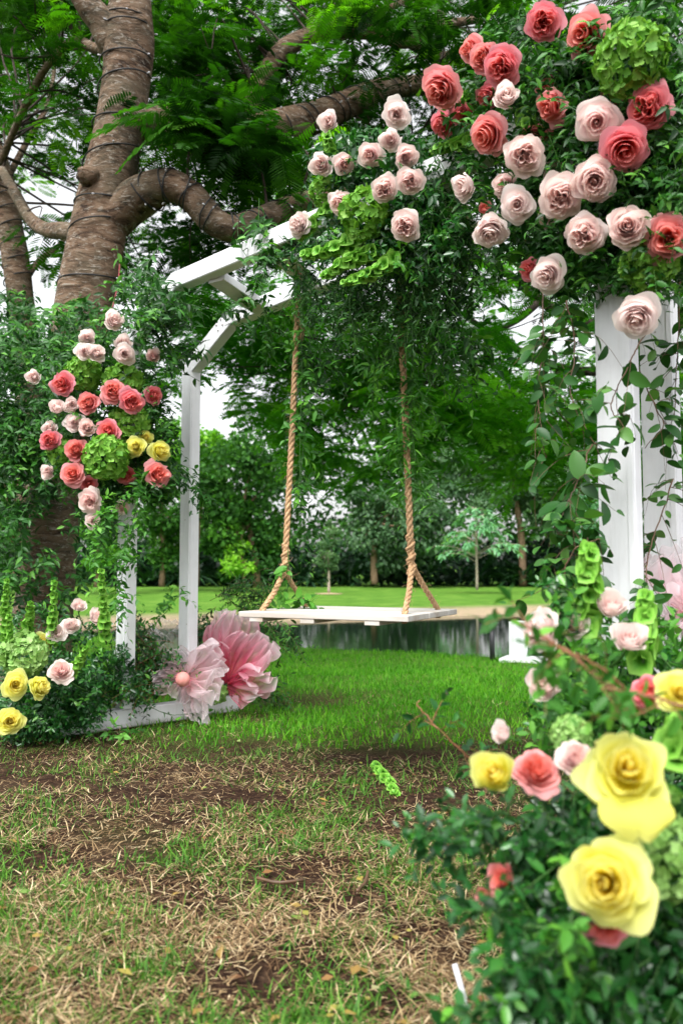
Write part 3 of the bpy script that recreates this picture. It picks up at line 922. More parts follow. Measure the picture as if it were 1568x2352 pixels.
HOLES = [(430, 400, 70, 40), (30, 130, 35, 60), (230, 150, 30, 40), (565, 645, 90, 45), (120, 470, 60, 90), (45, 560, 45, 70), (190, 190, 60, 70), (420, 640, 90, 50), (520, 900, 60, 130), (480, 630, 120, 50), (640, 640, 60, 40), (700, 560, 60, 40), (870, 700, 120, 60), (1010, 690, 90, 60), (40, 300, 40, 60), (1110, 760, 80, 50), (100, 640, 40, 60), (500, 960, 60, 40), (330, 560, 40, 40), (540, 60, 25, 25), (620, 110, 30, 30)]
def hole(u, v):
    h = np.zeros(len(u))
    for a, b, c, d in HOLES:
        h = np.maximum(h, np.exp(-(((u - a) / c) ** 2 + ((v - b) / d) ** 2) * .9))
    return h
def fronds(gl, gs, u, v, D, per, L, vmean=.4, seed=0, tilt=.35, holes=True, vsd=.16):
    q = np.random.default_rng(seed + 500)
    if holes:
        k = q.random(len(u)) > hole(u, v) * .93
        u, v, D = u[k], v[k], D[k]
    c = P(u, v, D); n = len(c)
    az0 = q.uniform(0, 2 * PI, n)
    cl = np.clip(q.normal(vmean, vsd, n), 0, 1)  # random clump tone also puts backlit and dark foliage into the colour
    base = np.repeat(c, per, 0); k = n * per
    az = np.repeat(az0, per) + np.tile(np.linspace(-1.5, 1.5, per), n) + q.normal(0, .3, k)
    el = q.normal(-.08, tilt, k)
    d = np.stack([np.cos(az) * np.cos(el), np.sin(az) * np.cos(el), np.sin(el)], -1)
    up = np.array([0, 0, 1.0]) + q.normal(0, .3, (k, 3))
    base = base + d * q.uniform(-.03, .10, k)[:, None] + q.normal(0, .05, (k, 3))
    Ls = L * q.uniform(.65, 1.25, k)
    gl.inst(FROND, frames(d, up) * Ls[:, None, None], base, np.clip(np.repeat(cl, per) + q.normal(0, .12, k), 0, 1))
    return c, az0

def branchlets(gb, c, pts, n, seed, r=.012):
    """thin twigs running from the nearest limb points out to the frond clusters"""
    q = np.random.default_rng(seed)
    pick = q.choice(len(c), min(n, len(c)), replace=False)
    for i in pick:
        dd = np.linalg.norm(pts - c[i], axis=1) + q.uniform(0, .8, len(pts)); j = np.argmin(dd)
        a, b = pts[j], c[i]
        m1 = a * .6 + b * .4 + q.normal(0, .10, 3) + np.array([0, 0, .12]); m2 = a * .25 + b * .75 + q.normal(0, .08, 3)
        s = spline([a, m1, m2, b], 9)
        tube(gb, s, np.linspace(r, r * .25, 9), 5, cap=False)

gl = G(); gb = G(); allc = []
lp = np.vstack([p for p, r in limbs])
N = 420
u = rng.uniform(-160, 1760, N); v = rng.uniform(-170, 700, N); D = rng.uniform(6.3, 10.5, N)
keep = (v < 560 + rng.normal(0, 60, N)) | (u > 350)
c, _ = fronds(gl, None, u[keep], v[keep], D[keep], 8, .30, .45, 1, vsd=.28); allc.append(c)
# dense dark masses around the limbs
for (cu, cv, ru, rv, n, D0, D1) in ((620, 200, 260, 130, 56, 6.5, 9), (430, 100, 120, 110, 26, 6.4, 8), (560, 380, 160, 60, 24, 6.3, 7.5), (900, 330, 160, 110, 28, 7.2, 9), (1300, 120, 320, 170, 64, 6.5, 9), (120, 30, 140, 90, 22, 6.2, 8), (1500, 420, 120, 200, 50, 5.5, 8), (500, 560, 140, 50, 26, 7, 9), (500, 280, 90, 50, 26, 5.7, 6.2), (760, 20, 200, 80, 34, 6.5, 9)):
    u = rng.normal(cu, ru * .6, n); v = rng.normal(cv, rv * .6, n); D = rng.uniform(D0, D1, n)
    c, _ = fronds(gl, None, u, v, D, 9, .30, .28, int(cu + cv), vsd=.22); allc.append(c)
allc = np.vstack(allc)
branchlets(gb, allc, lp, 260, 3)
# one long frond hanging in front of the fork, and a few low sprays
fr = P(np.array([395, 430, 560, 640, 470, 520]), np.array([250, 262, 265, 330, 240, 330]), np.array([5.6, 5.6, 5.9, 6.1, 5.7, 6.0]))
fd = np.array([[-.9, -.1, -.15], [-.8, -.1, -.45], [-.3, -.2, -.7], [.2, -.2, -.7], [-.7, -.3, -.05], [-.2, -.1, -.7]])
gl.inst(FINE, frames(fd, np.array([0, -.4, 1.0])) * .62, fr, np.array([.55, .6, .5, .5, .6, .5]))
obj('crown', gl, M['canopy'], tree); obj('twigs', gb, M['dark_branch'], tree)

# second, thinner tree at the left edge
t2 = thing('flame_tree', 'thinner second trunk at the left edge with cable wraps, leafy climbers on its lower half', 'tree', P(70, 1500, 8.2) * [1, 1, 0])
g = G(); p2, r2 = limb(g, [(75, 1510, 8.2, 34), (70, 1200, 8.2, 32), (62, 900, 8.1, 32), (50, 720, 8, 31), (38, 600, 8, 30), (22, 490, 8, 28), (6, 400, 8, 25), (-30, 290, 8.1, 22), (-60, 120, 8.2, 18)], 60, 16, .08, 15)
obj('trunk', g, M['bark'], t2)
g = G()
for rr in ([(62, 640, 8, 8), (90, 600, 8.1, 7), (140, 560, 8.2, 6), (175, 500, 8.4, 4)], [(12, 420, 8, 9), (60, 330, 8.3, 7), (110, 240, 8.6, 6), (130, 130, 9, 4)], [(0, 380, 8, 9), (-60, 240, 8.4, 7), (-100, 100, 8.8, 5)]):
    limb(g, rr, 20, 8, .06, 16)
obj('limb', g, M['bark'], t2)
gl = G(); N = 250
u = rng.uniform(-260, 420, N); v = rng.uniform(-120, 640, N); D = rng.uniform(8.5, 13, N)
fronds(gl, None, u, v, D, 8, .32, .45, 22, vsd=.25)
obj('crown', gl, M['canopy'], t2)
g = G(); wl = lights  # its own cable
n = 260; t = np.linspace(26, 50, n)
c = np.stack([np.interp(t, np.arange(60), p2[:, k]) for k in range(3)], -1); rr = np.interp(t, np.arange(60), r2)
tg = nrm(np.gradient(c, axis=0)); x = nrm(np.cross(tg, [0, 1.0, .05])); y = np.cross(tg, x); a = np.linspace(0, 2 * PI * 9, n)
tube(g, c + (x * np.cos(a)[:, None] + y * np.sin(a)[:, None]) * (rr * 1.05 + .005)[:, None], .007, 5, cap=False)
tag(obj('string_lights', g, M['cable']), 'thin dark cable wound around the thinner trunk at the left edge', 'string lights')

# right hand tree whose low branches hang behind the swing
t3 = thing('flame_tree', 'spreading tree behind the right posts, its bright feathery branches hanging low behind the swing', 'tree', P(1850, 1420, 14.0) * [1, 1, 0])
g = G(); p3, r3 = limb(g, [(1850, 1460, 14, 60), (1830, 1200, 14, 50), (1790, 950, 13.8, 46), (1740, 700, 13.5, 42), (1690, 450, 13.5, 34)], 40, 14, .08, 25)
obj('trunk', g, M['bark'], t3)
lim3 = []
for rr in ([(1750, 740, 13.5, 26), (1560, 730, 13, 20), (1420, 745, 12.6, 16), (1330, 740, 12.4, 14), (1240, 690, 12.2, 12), (1150, 620, 12, 10), (1060, 590, 12, 7)],
           [(1790, 950, 13.8, 24), (1600, 880, 13.2, 17), (1450, 850, 12.8, 13), (1300, 850, 12.4, 11), (1180, 800, 12, 9), (1060, 720, 11.6, 6)],
           [(1240, 690, 12.2, 10), (1180, 740, 12, 7), (1080, 790, 11.6, 6), (980, 880, 11.2, 4)],
           [(1300, 850, 12.4, 8), (1200, 900, 12, 6), (1100, 960, 11.6, 5), (1000, 980, 11.4, 3)]):
    g = G(); p, r = limb(g, rr, 26, 8, .08, 26); lim3.append(p); obj('limb', g, M['dark_branch'], t3)
gl = G(); gb = G(); lp3 = np.vstack(lim3); cc = []
N = 330
u = rng.uniform(620, 1800, N); v = rng.uniform(430, 900, N); D = rng.uniform(10.5, 14, N)
c, _ = fronds(gl, None, u, v, D, 6, .36, .55, 31, vsd=.22); cc.append(c)
for (cu, cv, ru, rv, n, D0, D1, vm) in ((1080, 930, 190, 90, 75, 9.5, 12.5, .72), (900, 880, 130, 80, 26, 10, 12, .6), (1230, 1010, 120, 90, 34, 9.5, 12, .75), (760, 900, 110, 70, 22, 10, 12.5, .7), (1480, 900, 120, 160, 46, 10, 13, .6), (840, 1080, 60, 50, 8, 10, 12, .6), (620, 800, 70, 60, 20, 10, 13, .5), (520, 760, 80, 70, 24, 9.5, 12, .45), (430, 700, 70, 70, 18, 9, 12, .5), (640, 700, 80, 60, 22, 10, 13, .5), (690, 980, 60, 60, 12, 10, 12, .6), (600, 900, 60, 60, 9, 10, 12, .55), (800, 830, 110, 60, 26, 10, 12.5, .55), (950, 1010, 90, 60, 16, 9.5, 11.5, .7), (1380, 960, 90, 110, 26, 9.5, 12, .65), (720, 1020, 60, 40, 8, 10, 12, .6), (1000, 780, 140, 60, 26, 10, 12.5, .5), (380, 860, 50, 80, 12, 9, 11, .5)):
    u = rng.normal(cu, ru * .55, n); v = rng.normal(cv, rv * .55, n); D = rng.uniform(D0, D1, n)
    c, _ = fronds(gl, None, u, v, D, 8, .40, vm, int(cu * 3 + cv), holes=False); cc.append(c)
branchlets(gb, np.vstack(cc), lp3, 190, 5, .014)
obj('crown', gl, M['canopy_brightened'], t3); obj('twigs', gb, M['dark_branch'], t3)

# ------------------------------------------------------------------ far bank: woods, trees, undergrowth
def crown(gl, blobs, size, vm=.5, seed=0, tpl=CARD, hang=0.0, vsd=.12, topgain=.0):
    q = np.random.default_rng(seed + 900)
    for (c, r, n) in blobs:
        c = np.asarray(c, float); r = np.asarray(r, float)
        d = nrm(q.normal(0, 1, (n, 3))); rad = q.uniform(.35, 1.08, n) ** .6
        p = c + d * r * rad[:, None]
        ld = nrm(d * .6 + q.normal(0, .6, (n, 3)) + np.array([0, 0, -hang]))
        up = d * .7 + np.array([0, 0, .8]) + q.normal(0, .4, (n, 3))
        b = q.normal(vm, vsd)
        gl.inst(tpl, frames(ld, up) * (size * q.uniform(.6, 1.3, n))[:, None, None], p, np.clip(b + q.normal(0, .14, n), 0, 1))

def blobs_px(items, D, nper, squash=.8, q=rng):
    """(u, v, ru, rv) ellipses in view turned into clumps of leaf blobs at distance D"""
    out_ = []
    for (u, v, ru, rv, n) in items:
        for _ in range(n):
            a = q.uniform(0, 6.28); k = math.sqrt(q.uniform(0, 1))
            uu, vv = u + ru * k * math.cos(a), v + rv * k * math.sin(a)
            d = D + q.normal(0, ru * D / F * .4)
            rr = q.uniform(.28, .5) * min(ru, rv) * D / F
            out_.append((P(uu, vv, d), (rr * 1.2, rr * 1.2, rr * squash), nper))
    return out_

def bgtree(name, label, cat, items, D, mat, tmat, trunk, nper=150, size=.22, vm=.5, seed=0, group=None, hang=.0, trad=None, tpl=CARD):
    base = P(trunk[0][0], trunk[0][1], D)
    t = thing(name, label, cat, base, group)
    g = G(); limb(g, [(u, v, D, w) for (u, v, w) in trunk], 16, 9, .08, seed)
    # a few boughs from the trunk top into the crown
    a = P(trunk[-1][0], trunk[-1][1], D); q = np.random.default_rng(seed + 40)
    bl = blobs_px(items, D, nper, q=q)
    for b_ in bl[::max(1, len(bl) // 9)]:
        m_ = (a + b_[0]) / 2 + q.normal(0, .1, 3)
        tube(g, spline([a, m_, b_[0]], 8), np.linspace(trunk[-1][2] * D / F * .7, .01, 8), 5)
    obj('trunk', g, M[tmat], t)
    g = G(); crown(g, bl, size, vm, seed, tpl, hang)
    obj('crown', g, M[mat], t)
    return t

# the mass of woods at the back
g = G()
tops = lambda u: np.interp(u, [-1500, -200, 150, 330, 520, 620, 760, 900, 1100, 1300, 1568, 2000, 3000], [900, 900, 930, 960, 1020, 950, 930, 880, 850, 850, 900, 850, 850])
bl = []
for _ in range(620):
    uu = rng.uniform(-1100, 2700); D = rng.uniform(46, 58); tv = tops(uu)
    vv = tv + (1330 - tv) * rng.uniform(0, 1) ** .8
    rr = rng.uniform(.9, 1.7)
    bl.append((P(uu, vv, D), (rr * 1.2, rr, rr * .85), 120))
crown(g, bl, .42, .36, 3, vsd=.17)
tag(obj('far_woods', g, M['woods']), 'dense dark green wood closing off the far side of the pond', 'woods', kind='stuff')
g = G()
bl = []
for _ in range(330):
    uu = rng.uniform(-900, 2500); D = rng.uniform(41.5, 46)
    bl.append((P(uu, rng.uniform(1262, 1342), D), (.9, .7, .55), 60))
crown(g, bl, .42, .28, 5, vsd=.2)
# strap leaved palms
n = 240; pb = P(rng.uniform(-500, 2200, n), rng.uniform(1318, 1343, n), rng.uniform(40.6, 43, n)); per = 12
az = rng.uniform(0, 6.28, n * per); el = rng.uniform(.3, 1.4, n * per)
d = np.stack([np.cos(az) * np.cos(el), np.sin(az) * np.cos(el), np.sin(el)], -1)
g.inst(leaf_tpl(.12, .2, .7), frames(d, np.array([0, 0, 1.0])) * rng.uniform(.8, 1.7, n * per)[:, None, None], np.repeat(pb, per, 0), np.clip(np.repeat(rng.beta(2, 2, n), per) + rng.normal(0, .1, n * per), 0, 1))
tag(obj('undergrowth', g, M['palm']), 'dark ferny undergrowth along the foot of the far woods', 'undergrowth', kind='stuff')

bgtree('weeping_tree', 'grey green weeping tree with a bare brown trunk, behind the two saplings', 'tree', [(915, 1210, 95, 95, 34), (960, 1150, 90, 60, 16), (850, 1130, 60, 50, 8)], 39, 'grey_green', 'far_trunk', [(860, 1342, 8), (858, 1270, 7), (866, 1200, 6)], 190, .22, .42, 61, hang=.8)
bgtree('broad_tree', 'tall pale grey green tree rising behind the feathery sapling', 'tree', [(1150, 1090, 120, 90, 30), (1260, 1130, 80, 90, 16), (1060, 1060, 60, 60, 8)], 41, 'grey_green', 'far_trunk', [(1200, 1345, 9), (1195, 1220, 8), (1180, 1130, 6)], 200, .26, .55, 62)
bgtree('broad_tree', 'silvery fine leaved tree just left of the front right post', 'tree', [(1350, 1225, 55, 60, 16), (1345, 1150, 40, 40, 7)], 34, 'young', 'far_trunk', [(1360, 1350, 6), (1356, 1270, 5), (1352, 1220, 4)], 170, .16, .35, 63)
bgtree('broad_tree', 'dark spreading tree with low branches beyond the rear left post', 'tree', [(540, 1120, 110, 90, 30), (580, 1220, 80, 70, 16), (520, 1280, 70, 40, 9)], 33, 'woods', 'far_trunk', [(590, 1348, 9), (585, 1270, 8), (560, 1170, 6)], 190, .22, .30, 64)
bgtree('bush', 'yellow green bush at the water side of the dark spreading tree', 'bush', [(560, 1285, 42, 40, 9)], 32, 'lime', 'far_trunk', [(560, 1350, 3), (560, 1320, 3), (560, 1290, 2)], 140, .15, .75, 65)
bgtree('broad_tree', 'bright lime topped tree standing against the sky right of the rear left post', 'tree', [(510, 1040, 70, 42, 14), (420, 1010, 50, 50, 9), (440, 1090, 60, 60, 10)], 37, 'lime', 'far_trunk', [(450, 1348, 8), (452, 1230, 7), (470, 1110, 5)], 170, .22, .55, 66)
bgtree('broad_tree', 'dark green tree seen between the two left posts', 'tree', [(380, 1180, 60, 110, 24), (350, 1080, 50, 60, 9)], 34, 'woods', 'far_trunk', [(372, 1348, 7), (375, 1260, 6), (370, 1180, 5)], 180, .2, .40, 67)
bgtree('broad_tree', 'light green slender tree between the big trunk and the front left post', 'tree', [(230, 1180, 55, 130, 26), (200, 1040, 50, 70, 10)], 30, 'lime', 'far_trunk', [(222, 1350, 5), (226, 1250, 4), (232, 1130, 3)], 150, .2, .38, 68)
bgtree('broad_tree', 'dark green tree beyond the right edge posts', 'tree', [(1560, 1120, 80, 130, 24), (1640, 1000, 90, 90, 14)], 36, 'woods', 'far_trunk', [(1580, 1348, 9), (1580, 1230, 8), (1590, 1100, 6)], 180, .24, .5, 69)
bgtree('broad_tree', 'dark tree with a thin leaning trunk at the far left edge', 'tree', [(20, 1150, 80, 130, 24), (-80, 1060, 80, 90, 10)], 30, 'woods', 'far_trunk', [(30, 1352, 8), (28, 1240, 7), (15, 1130, 5)], 160, .22, .55, 70)
bgtree('sapling', 'small round headed sapling in a ring of bare soil, left of the right rope', 'tree', [(752, 1232, 26, 26, 8), (748, 1272, 34, 26, 12), (757, 1300, 26, 12, 5), (754, 1205, 12, 10, 3)], 31, 'grey_green', 'young_trunk', [(755, 1361, 3.4), (755, 1320, 3), (754, 1260, 2.2)], 130, .085, .66, 71, group='young trees on the far lawn')
# feathery sapling: tiers of drooping sprays on boughs
base = P(1095, 1354, 31.5); t = thing('sapling', 'feathery pale green sapling with layered drooping sprays, right of the right rope', 'tree', base, 'young trees on the far lawn')
g = G(); limb(g, [(1095, 1355, 31.5, 3.4), (1094, 1290, 31.5, 3), (1093, 1220, 31.5, 2.4), (1092, 1165, 31.5, 1.2)], 16, 7, .05, 72)
gl = G(); q = np.random.default_rng(5)
for i in range(46):
    hgt = q.uniform(0, 1); a = P(1093, 1292 - 122 * hgt, 31.5)
    az = q.uniform(0, 6.28); L = (1.30 * (1 - hgt) ** .8 + .35) * q.uniform(.7, 1.05)
    e = a + np.array([math.cos(az) * L, math.sin(az) * L, .35 * L * (1 - .3 * hgt) - .12]); m_ = a * .5 + e * .5 + np.array([0, 0, .14])
    s = spline([a, m_, e, e + np.array([math.cos(az) * .22, math.sin(az) * .22, -.16])], 10); tube(g, s, np.linspace(.014, .004, 10), 4, cap=False)
    k = 26; idx = q.uniform(2, 9, k); pp = np.stack([np.interp(idx, np.arange(10), s[:, j]) for j in range(3)], -1)
    d = np.stack([math.cos(az) + q.normal(0, .8, k), math.sin(az) + q.normal(0, .8, k), q.normal(-.35, .3, k)], -1)
    gl.inst(leaf_tpl(.30, .2, .3), frames(d, np.array([0, 0, 1.0]) + q.normal(0, .2, (k, 3))) * q.uniform(.18, .34, k)[:, None, None], pp, np.clip(q.normal(.5, .18, k), 0, 1))
obj('trunk', g, M['young_trunk'], t); obj('crown', gl, M['young'], t)
# bare soil ring round the round headed sapling
g = G(); c = P(755, 1361, 31); n = 40; th = np.linspace(0, 2 * PI, n); rr = np.linspace(0.02, 1, 6)
V = np.array([[c[0] + r_ * (.52 + .05 * math.sin(5 * a)) * math.cos(a), c[1] + r_ * .6 * math.sin(a), 0] for a in th for r_ in rr])
V[:, 2] = np.interp(V[:, 1], [22, 44], [-.10, 0]) + .012 + .03 * (1 - np.tile(rr, n))
g.add(V, quadgrid(n, 6)); tag(obj('soil_ring', g, plain('sandy_soil', (.42, .31, .20), .9, .1)), kind='structure')

# bollard light, white box frame by the water
bp = ground(1130, 1518)
t = thing('path_light', 'thin black garden path light standing at the pond edge', 'path light', bp)
g = G(); zt = zpix(bp, 1424); tube(g, [bp, bp + Z3 * (zt - .04)], .024, 10); obj('stake', g, M['black_metal'], t)
g = G(); tube(g, [bp + Z3 * (zt - .045), bp + Z3 * (zt - .02), bp + Z3 * zt], [.075, .05, .012], 14); obj('cap', g, M['black_metal'], t)
wb = ground(1185, 1520); zt = zpix(wb, 1427)
t = thing('white_frame', 'white painted timber post on a flat base beam at the pond edge', 'timber frame', wb)
g = G(); box(g, wb + np.array([.02, 0, zt / 2 + .012]), [.075, .05, 0], [-.02, .03, 0], [0, 0, zt / 2 - .012], .004); obj('post', g, M['white'], t, False)
g = G(); box(g, wb + np.array([.28, -.12, .022]), [.40, -.17, 0], [.07, .16, 0], [0, 0, .022], .004); obj('base_beam', g, M['white'], t, False)

# ------------------------------------------------------------------ flowers
def petal_rose(seed, turns=6.5, per=3.2, cup=0.0, ruf=1.0, quarter=0.0, wide=1.0, dome=0.0):
    """two meshes' worth of petals wound on one spiral: heart (inner) and outer petals, unit radius, axis +z"""
    q = np.random.default_rng(seed)
    ns, nv = 17, 9
    s = np.linspace(-1, 1, ns)[:, None]; v = np.linspace(0, 1, nv)[None]
    gi, go = G(), G()
    T = quadgrid(ns, nv)
    N = int(turns * per * 1.2)
    Rmax = (.85 - .12 * cup) * wide
    for k in range(N):
        t = k / (N - 1)
        th = k * 2 * PI / per + q.normal(0, .10)
        half = (1.55 - .38 * t) * q.uniform(.95, 1.1)
        tt = np.clip((k + s * half * per / (2 * PI)) / (N - 1), 0, 1.06)           # position along the spiral
        R = .05 + (Rmax - .05) * tt ** .95 + .028 * s
        top = .44 + .10 * np.sin(PI * np.clip(tt * 1.5, 0, 1)) + .20 * cup - (.56 - .46 * cup) * tt ** 2.3
        top = top + dome * .22 * np.clip(1 - tt * 1.5, 0, 1) + q.normal(0, .02)
        side = np.abs(s) ** 2.6
        vf = v * (1 - (.30 - .06 * t) * side + .04 * np.exp(-(s / .22) ** 2) * t)
        wv = .62 + .38 * np.sin(PI * np.clip(.12 + .55 * v, 0, 1))
        an = th + half * s * wv
        r = R * (1 - (1 - np.clip(vf, 0, 1)) ** 2.2) ** .7
        z = -.55 + (top + .55) * vf ** 1.1
        r = r * (1 - .75 * np.clip(1 - tt / .22, 0, 1) * np.clip(vf, 0, 1) ** 2.5)          # the bud in the middle stays shut
        ql = np.clip((vf - .60) / .40, 0, 1.1) ** 1.5
        curl = (.005 + .085 * min(1, t * 2.5) + .13 * t ** 3) * (1 - .5 * cup) * q.uniform(.75, 1.25)
        r = r + curl * ql
        z = z - ql * (.03 + .03 * t + .20 * t ** 2.5) * (1 - .6 * cup)
        f = q.uniform(2.2, 4.0); p1, p2 = q.uniform(0, 6.28, 2)
        amp = ruf * (.012 + .060 * t ** 2)
        r = r + amp * (np.sin(f * s + p1) + .45 * np.sin(2.8 * f * s + p2) * v) * v ** 2
        z = z + amp * .8 * np.sin(f * 1.3 * s + p2) * v ** 2
        x, y = r * np.cos(an), r * np.sin(an)
        if quarter:
            # a quartered heart: the inner whorls are folded into lobes
            rr = np.hypot(x, y); a2 = np.arctan2(y, x) + 1.6 * np.exp(-(rr / .35) ** 2)
            w = np.exp(-((rr - .30) / .24) ** 2) * quarter
            k2 = 1 + w * np.cos(4 * a2 + seed) ; x, y = x * k2, y * k2
            z = z + .10 * quarter * np.exp(-((rr - .3) / .2) ** 2) * np.cos(4 * a2 + seed + .6) * v ** 2 * 2
        V = np.stack([x, y, z + 0 * x], -1)
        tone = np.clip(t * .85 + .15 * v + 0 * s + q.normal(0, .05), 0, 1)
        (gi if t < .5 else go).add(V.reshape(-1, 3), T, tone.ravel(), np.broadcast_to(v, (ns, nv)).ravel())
    return gi, go

SHAPES = [  # open spiral, ruffled, two quartered, cupped, dense
 dict(seed=1, turns=5.6, per=3.1, ruf=1.6, dome=.6), dict(seed=2, turns=6, per=3.3, ruf=1.5), dict(seed=3, turns=7.5, per=3.4, ruf=1.4, quarter=.30), dict(seed=4, turns=8, per=3.6, ruf=1.5, quarter=.42), dict(seed=5, turns=4.6, per=2.8, cup=.8), dict(seed=6, turns=7.5, per=3.3, ruf=1.4, dome=.6), dict(seed=17, turns=6.5, per=3.0, ruf=2.0, quarter=.2), dict(seed=23, turns=7, per=3.5, ruf=1.8, cup=.3), dict(seed=31, turns=8.5, per=3.3, ruf=1.7, quarter=.35, cup=.2), dict(seed=41, turns=6, per=3.4, ruf=1.9, dome=1.5), dict(seed=44, turns=5.4, per=3.2, ruf=2.2, dome=1.3)]
ALT = {0: (0, 7), 1: (1, 6, 7), 2: (2, 8), 3: (3, 8, 6), 4: (4,), 5: (5, 7, 1), 9: (9,), 10: (10,)}
ROSE = {}
def rose_meshes(sh, col):
    if (sh, col) not in ROSE:
        gi, go = petal_rose(**SHAPES[sh])
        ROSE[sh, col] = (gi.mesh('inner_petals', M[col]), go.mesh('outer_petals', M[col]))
    return ROSE[sh, col]
CALYX = {}
def stem_meshes(bend, long_):
    key = (round(bend, 1), long_)
    if key not in CALYX:
        g = G()
        L = {0: 1.2, 1: 2.6, 2: 4.5}[long_]
        tt = np.linspace(0, 1, 8)
        tube(g, np.stack([bend * tt ** 2 * L, 0 * tt, -.45 - tt * L * (1 - .3 * abs(bend))], -1), np.r_[.16, .09, np.full(6, .062)], 7)
        st = g.mesh('stem', M['stem'])
        g = G()
        for k in range(5):
            a = k * 2 * PI / 5 + .3
            d = np.array([[math.cos(a) * .8, math.sin(a) * .8, -.25]])
            g.inst(leaf_tpl(.3, .15, .5), frames(d, np.array([0, 0, 1.0])) * .62, np.array([[0, 0, -.50]]), np.array([.5]))
        CALYX[key] = (st, g.mesh('sepals', M['tendril']))
    return CALYX[key]

CR = np.array([1.0, 0, 0]); CU = np.array([0, -SP, CP]); CF = np.array([0, CP, SP])
def facing(p, dx, dy):
    n = nrm(CAM - p)
    r = nrm(np.cross(n, [0, 0, 1.0])) * -1
    u = np.cross(n, r) * -1
    if u[2] < 0: u = -u
    return nrm(n + dx * r * 1.0 + dy * u)

nrose = 0
def rose(p, diam, col, sh, dx, dy, label, group, spin=None, stem=1):
    global nrose
    nrose += 1
    q = np.random.default_rng(nrose + 1000)
    n = facing(p, dx + q.normal(0, .16), dy + q.normal(0, .14)); diam = diam * q.uniform(.93, 1.07)
    a = nrm(np.cross(n, [.2, .1, 1.0])); b = np.cross(n, a)
    sp = q.uniform(0, 6.28) if spin is None else spin
    x = a * math.cos(sp) + b * math.sin(sp); y = np.cross(n, x)
    R3 = np.stack([x, y, n], -1)
    t = thing('rose', label, 'rose', p, group, R3)
    sc = diam / 2 * q.uniform(1.06, 1.14)
    alt = ALT[sh]; sh = alt[int(q.integers(len(alt)))]
    mi, mo = rose_meshes(sh, col)
    st, se = stem_meshes(q.choice([-.3, .2, .4]), stem)
    sx_, sy_, sz_ = q.uniform(.92, 1.06), q.uniform(.92, 1.06), q.uniform(.9, 1.25)
    for nm, me in (('outer_petals', mo), ('inner_petals', mi), ('stem', st), ('sepals', se)):
        o = link(nm, me, t); o.scale = (sc * sx_, sc * sy_, sc * sz_)
    return t

def hydrangea_mesh(seed, col, n=150, open_=1.0):
    q = np.random.default_rng(seed)
    V, T = [], []
    for k in range(4):
        a = k * PI / 2 + .2
        R2 = np.array([[math.cos(a), -math.sin(a), 0], [math.sin(a), math.cos(a), 0], [0, 0, 1]])
        pv = np.array([[0, 0, 0], [.30, -.42, .10], [.38, 0, .03], [.30, .42, .10], [.75, -.46, .22], [.80, 0, .10], [.75, .46, .22], [1.05, 0, .20]])
        b = len(V); V += list(pv @ R2.T)
        T += [[b + i for i in f] for f in ([0, 1, 2], [0, 2, 3], [1, 4, 5], [1, 5, 2], [2, 5, 6], [2, 6, 3], [4, 7, 5], [5, 7, 6])]
    tpl = (np.array(V), np.array(T))
    i = np.arange(n) + .5
    ph = np.arccos(1 - 2 * i / n * .90); th = PI * (1 + 5 ** .5) * i
    d = np.stack([np.cos(th) * np.sin(ph), np.sin(th) * np.sin(ph), np.cos(ph)], -1) + q.normal(0, .10, (n, 3))
    d = nrm(d)
    g = G()
    rr = (.86 + .10 * q.random(n)) * (1 + .07 * np.sin(d[:, 0] * 5 + seed) * np.cos(d[:, 1] * 4))
    nd = nrm(d + q.normal(0, .6, (n, 3))); x = nrm(np.cross(nd, q.normal(0, 1, (n, 3)))); y = np.cross(nd, x)
    Mx = np.stack([x, y, nd], -1) * (.165 * q.uniform(.75, 1.25, n))[:, None, None]
    g.inst(tpl, Mx, d * rr[:, None], np.clip(q.normal(.5, .2, n), 0, 1))
    return g.mesh('florets', M[col])
HY = {}
def hydrangea(p, diam, col, label, sh=0, group='green hydrangea heads', squash=1.0, dx=0, dy=.15):
    if (sh, col) not in HY:
        g = G(); tt = np.linspace(0, 1, 8)
        tube(g, np.stack([.25 * tt ** 2, 0 * tt, .3 - 2.6 * tt], -1), .055, 7)
        HY[sh, col] = (hydrangea_mesh(sh * 7 + 3, col, [300, 260, 330][sh]), g.mesh('stem', M['stem']))
    n = facing(p, dx, dy)
    a = nrm(np.cross(n, [.2, .1, 1.0])); b = np.cross(n, a)
    t = thing('hydrangea', label, 'hydrangea', p, group, np.stack([a, b, n], -1))
    for nm, me in zip(('florets', 'stem'), HY[sh, col]):
        o = link(nm, me, t); o.scale = (diam / 2, diam / 2 * squash, diam / 2 * .9)
    return t

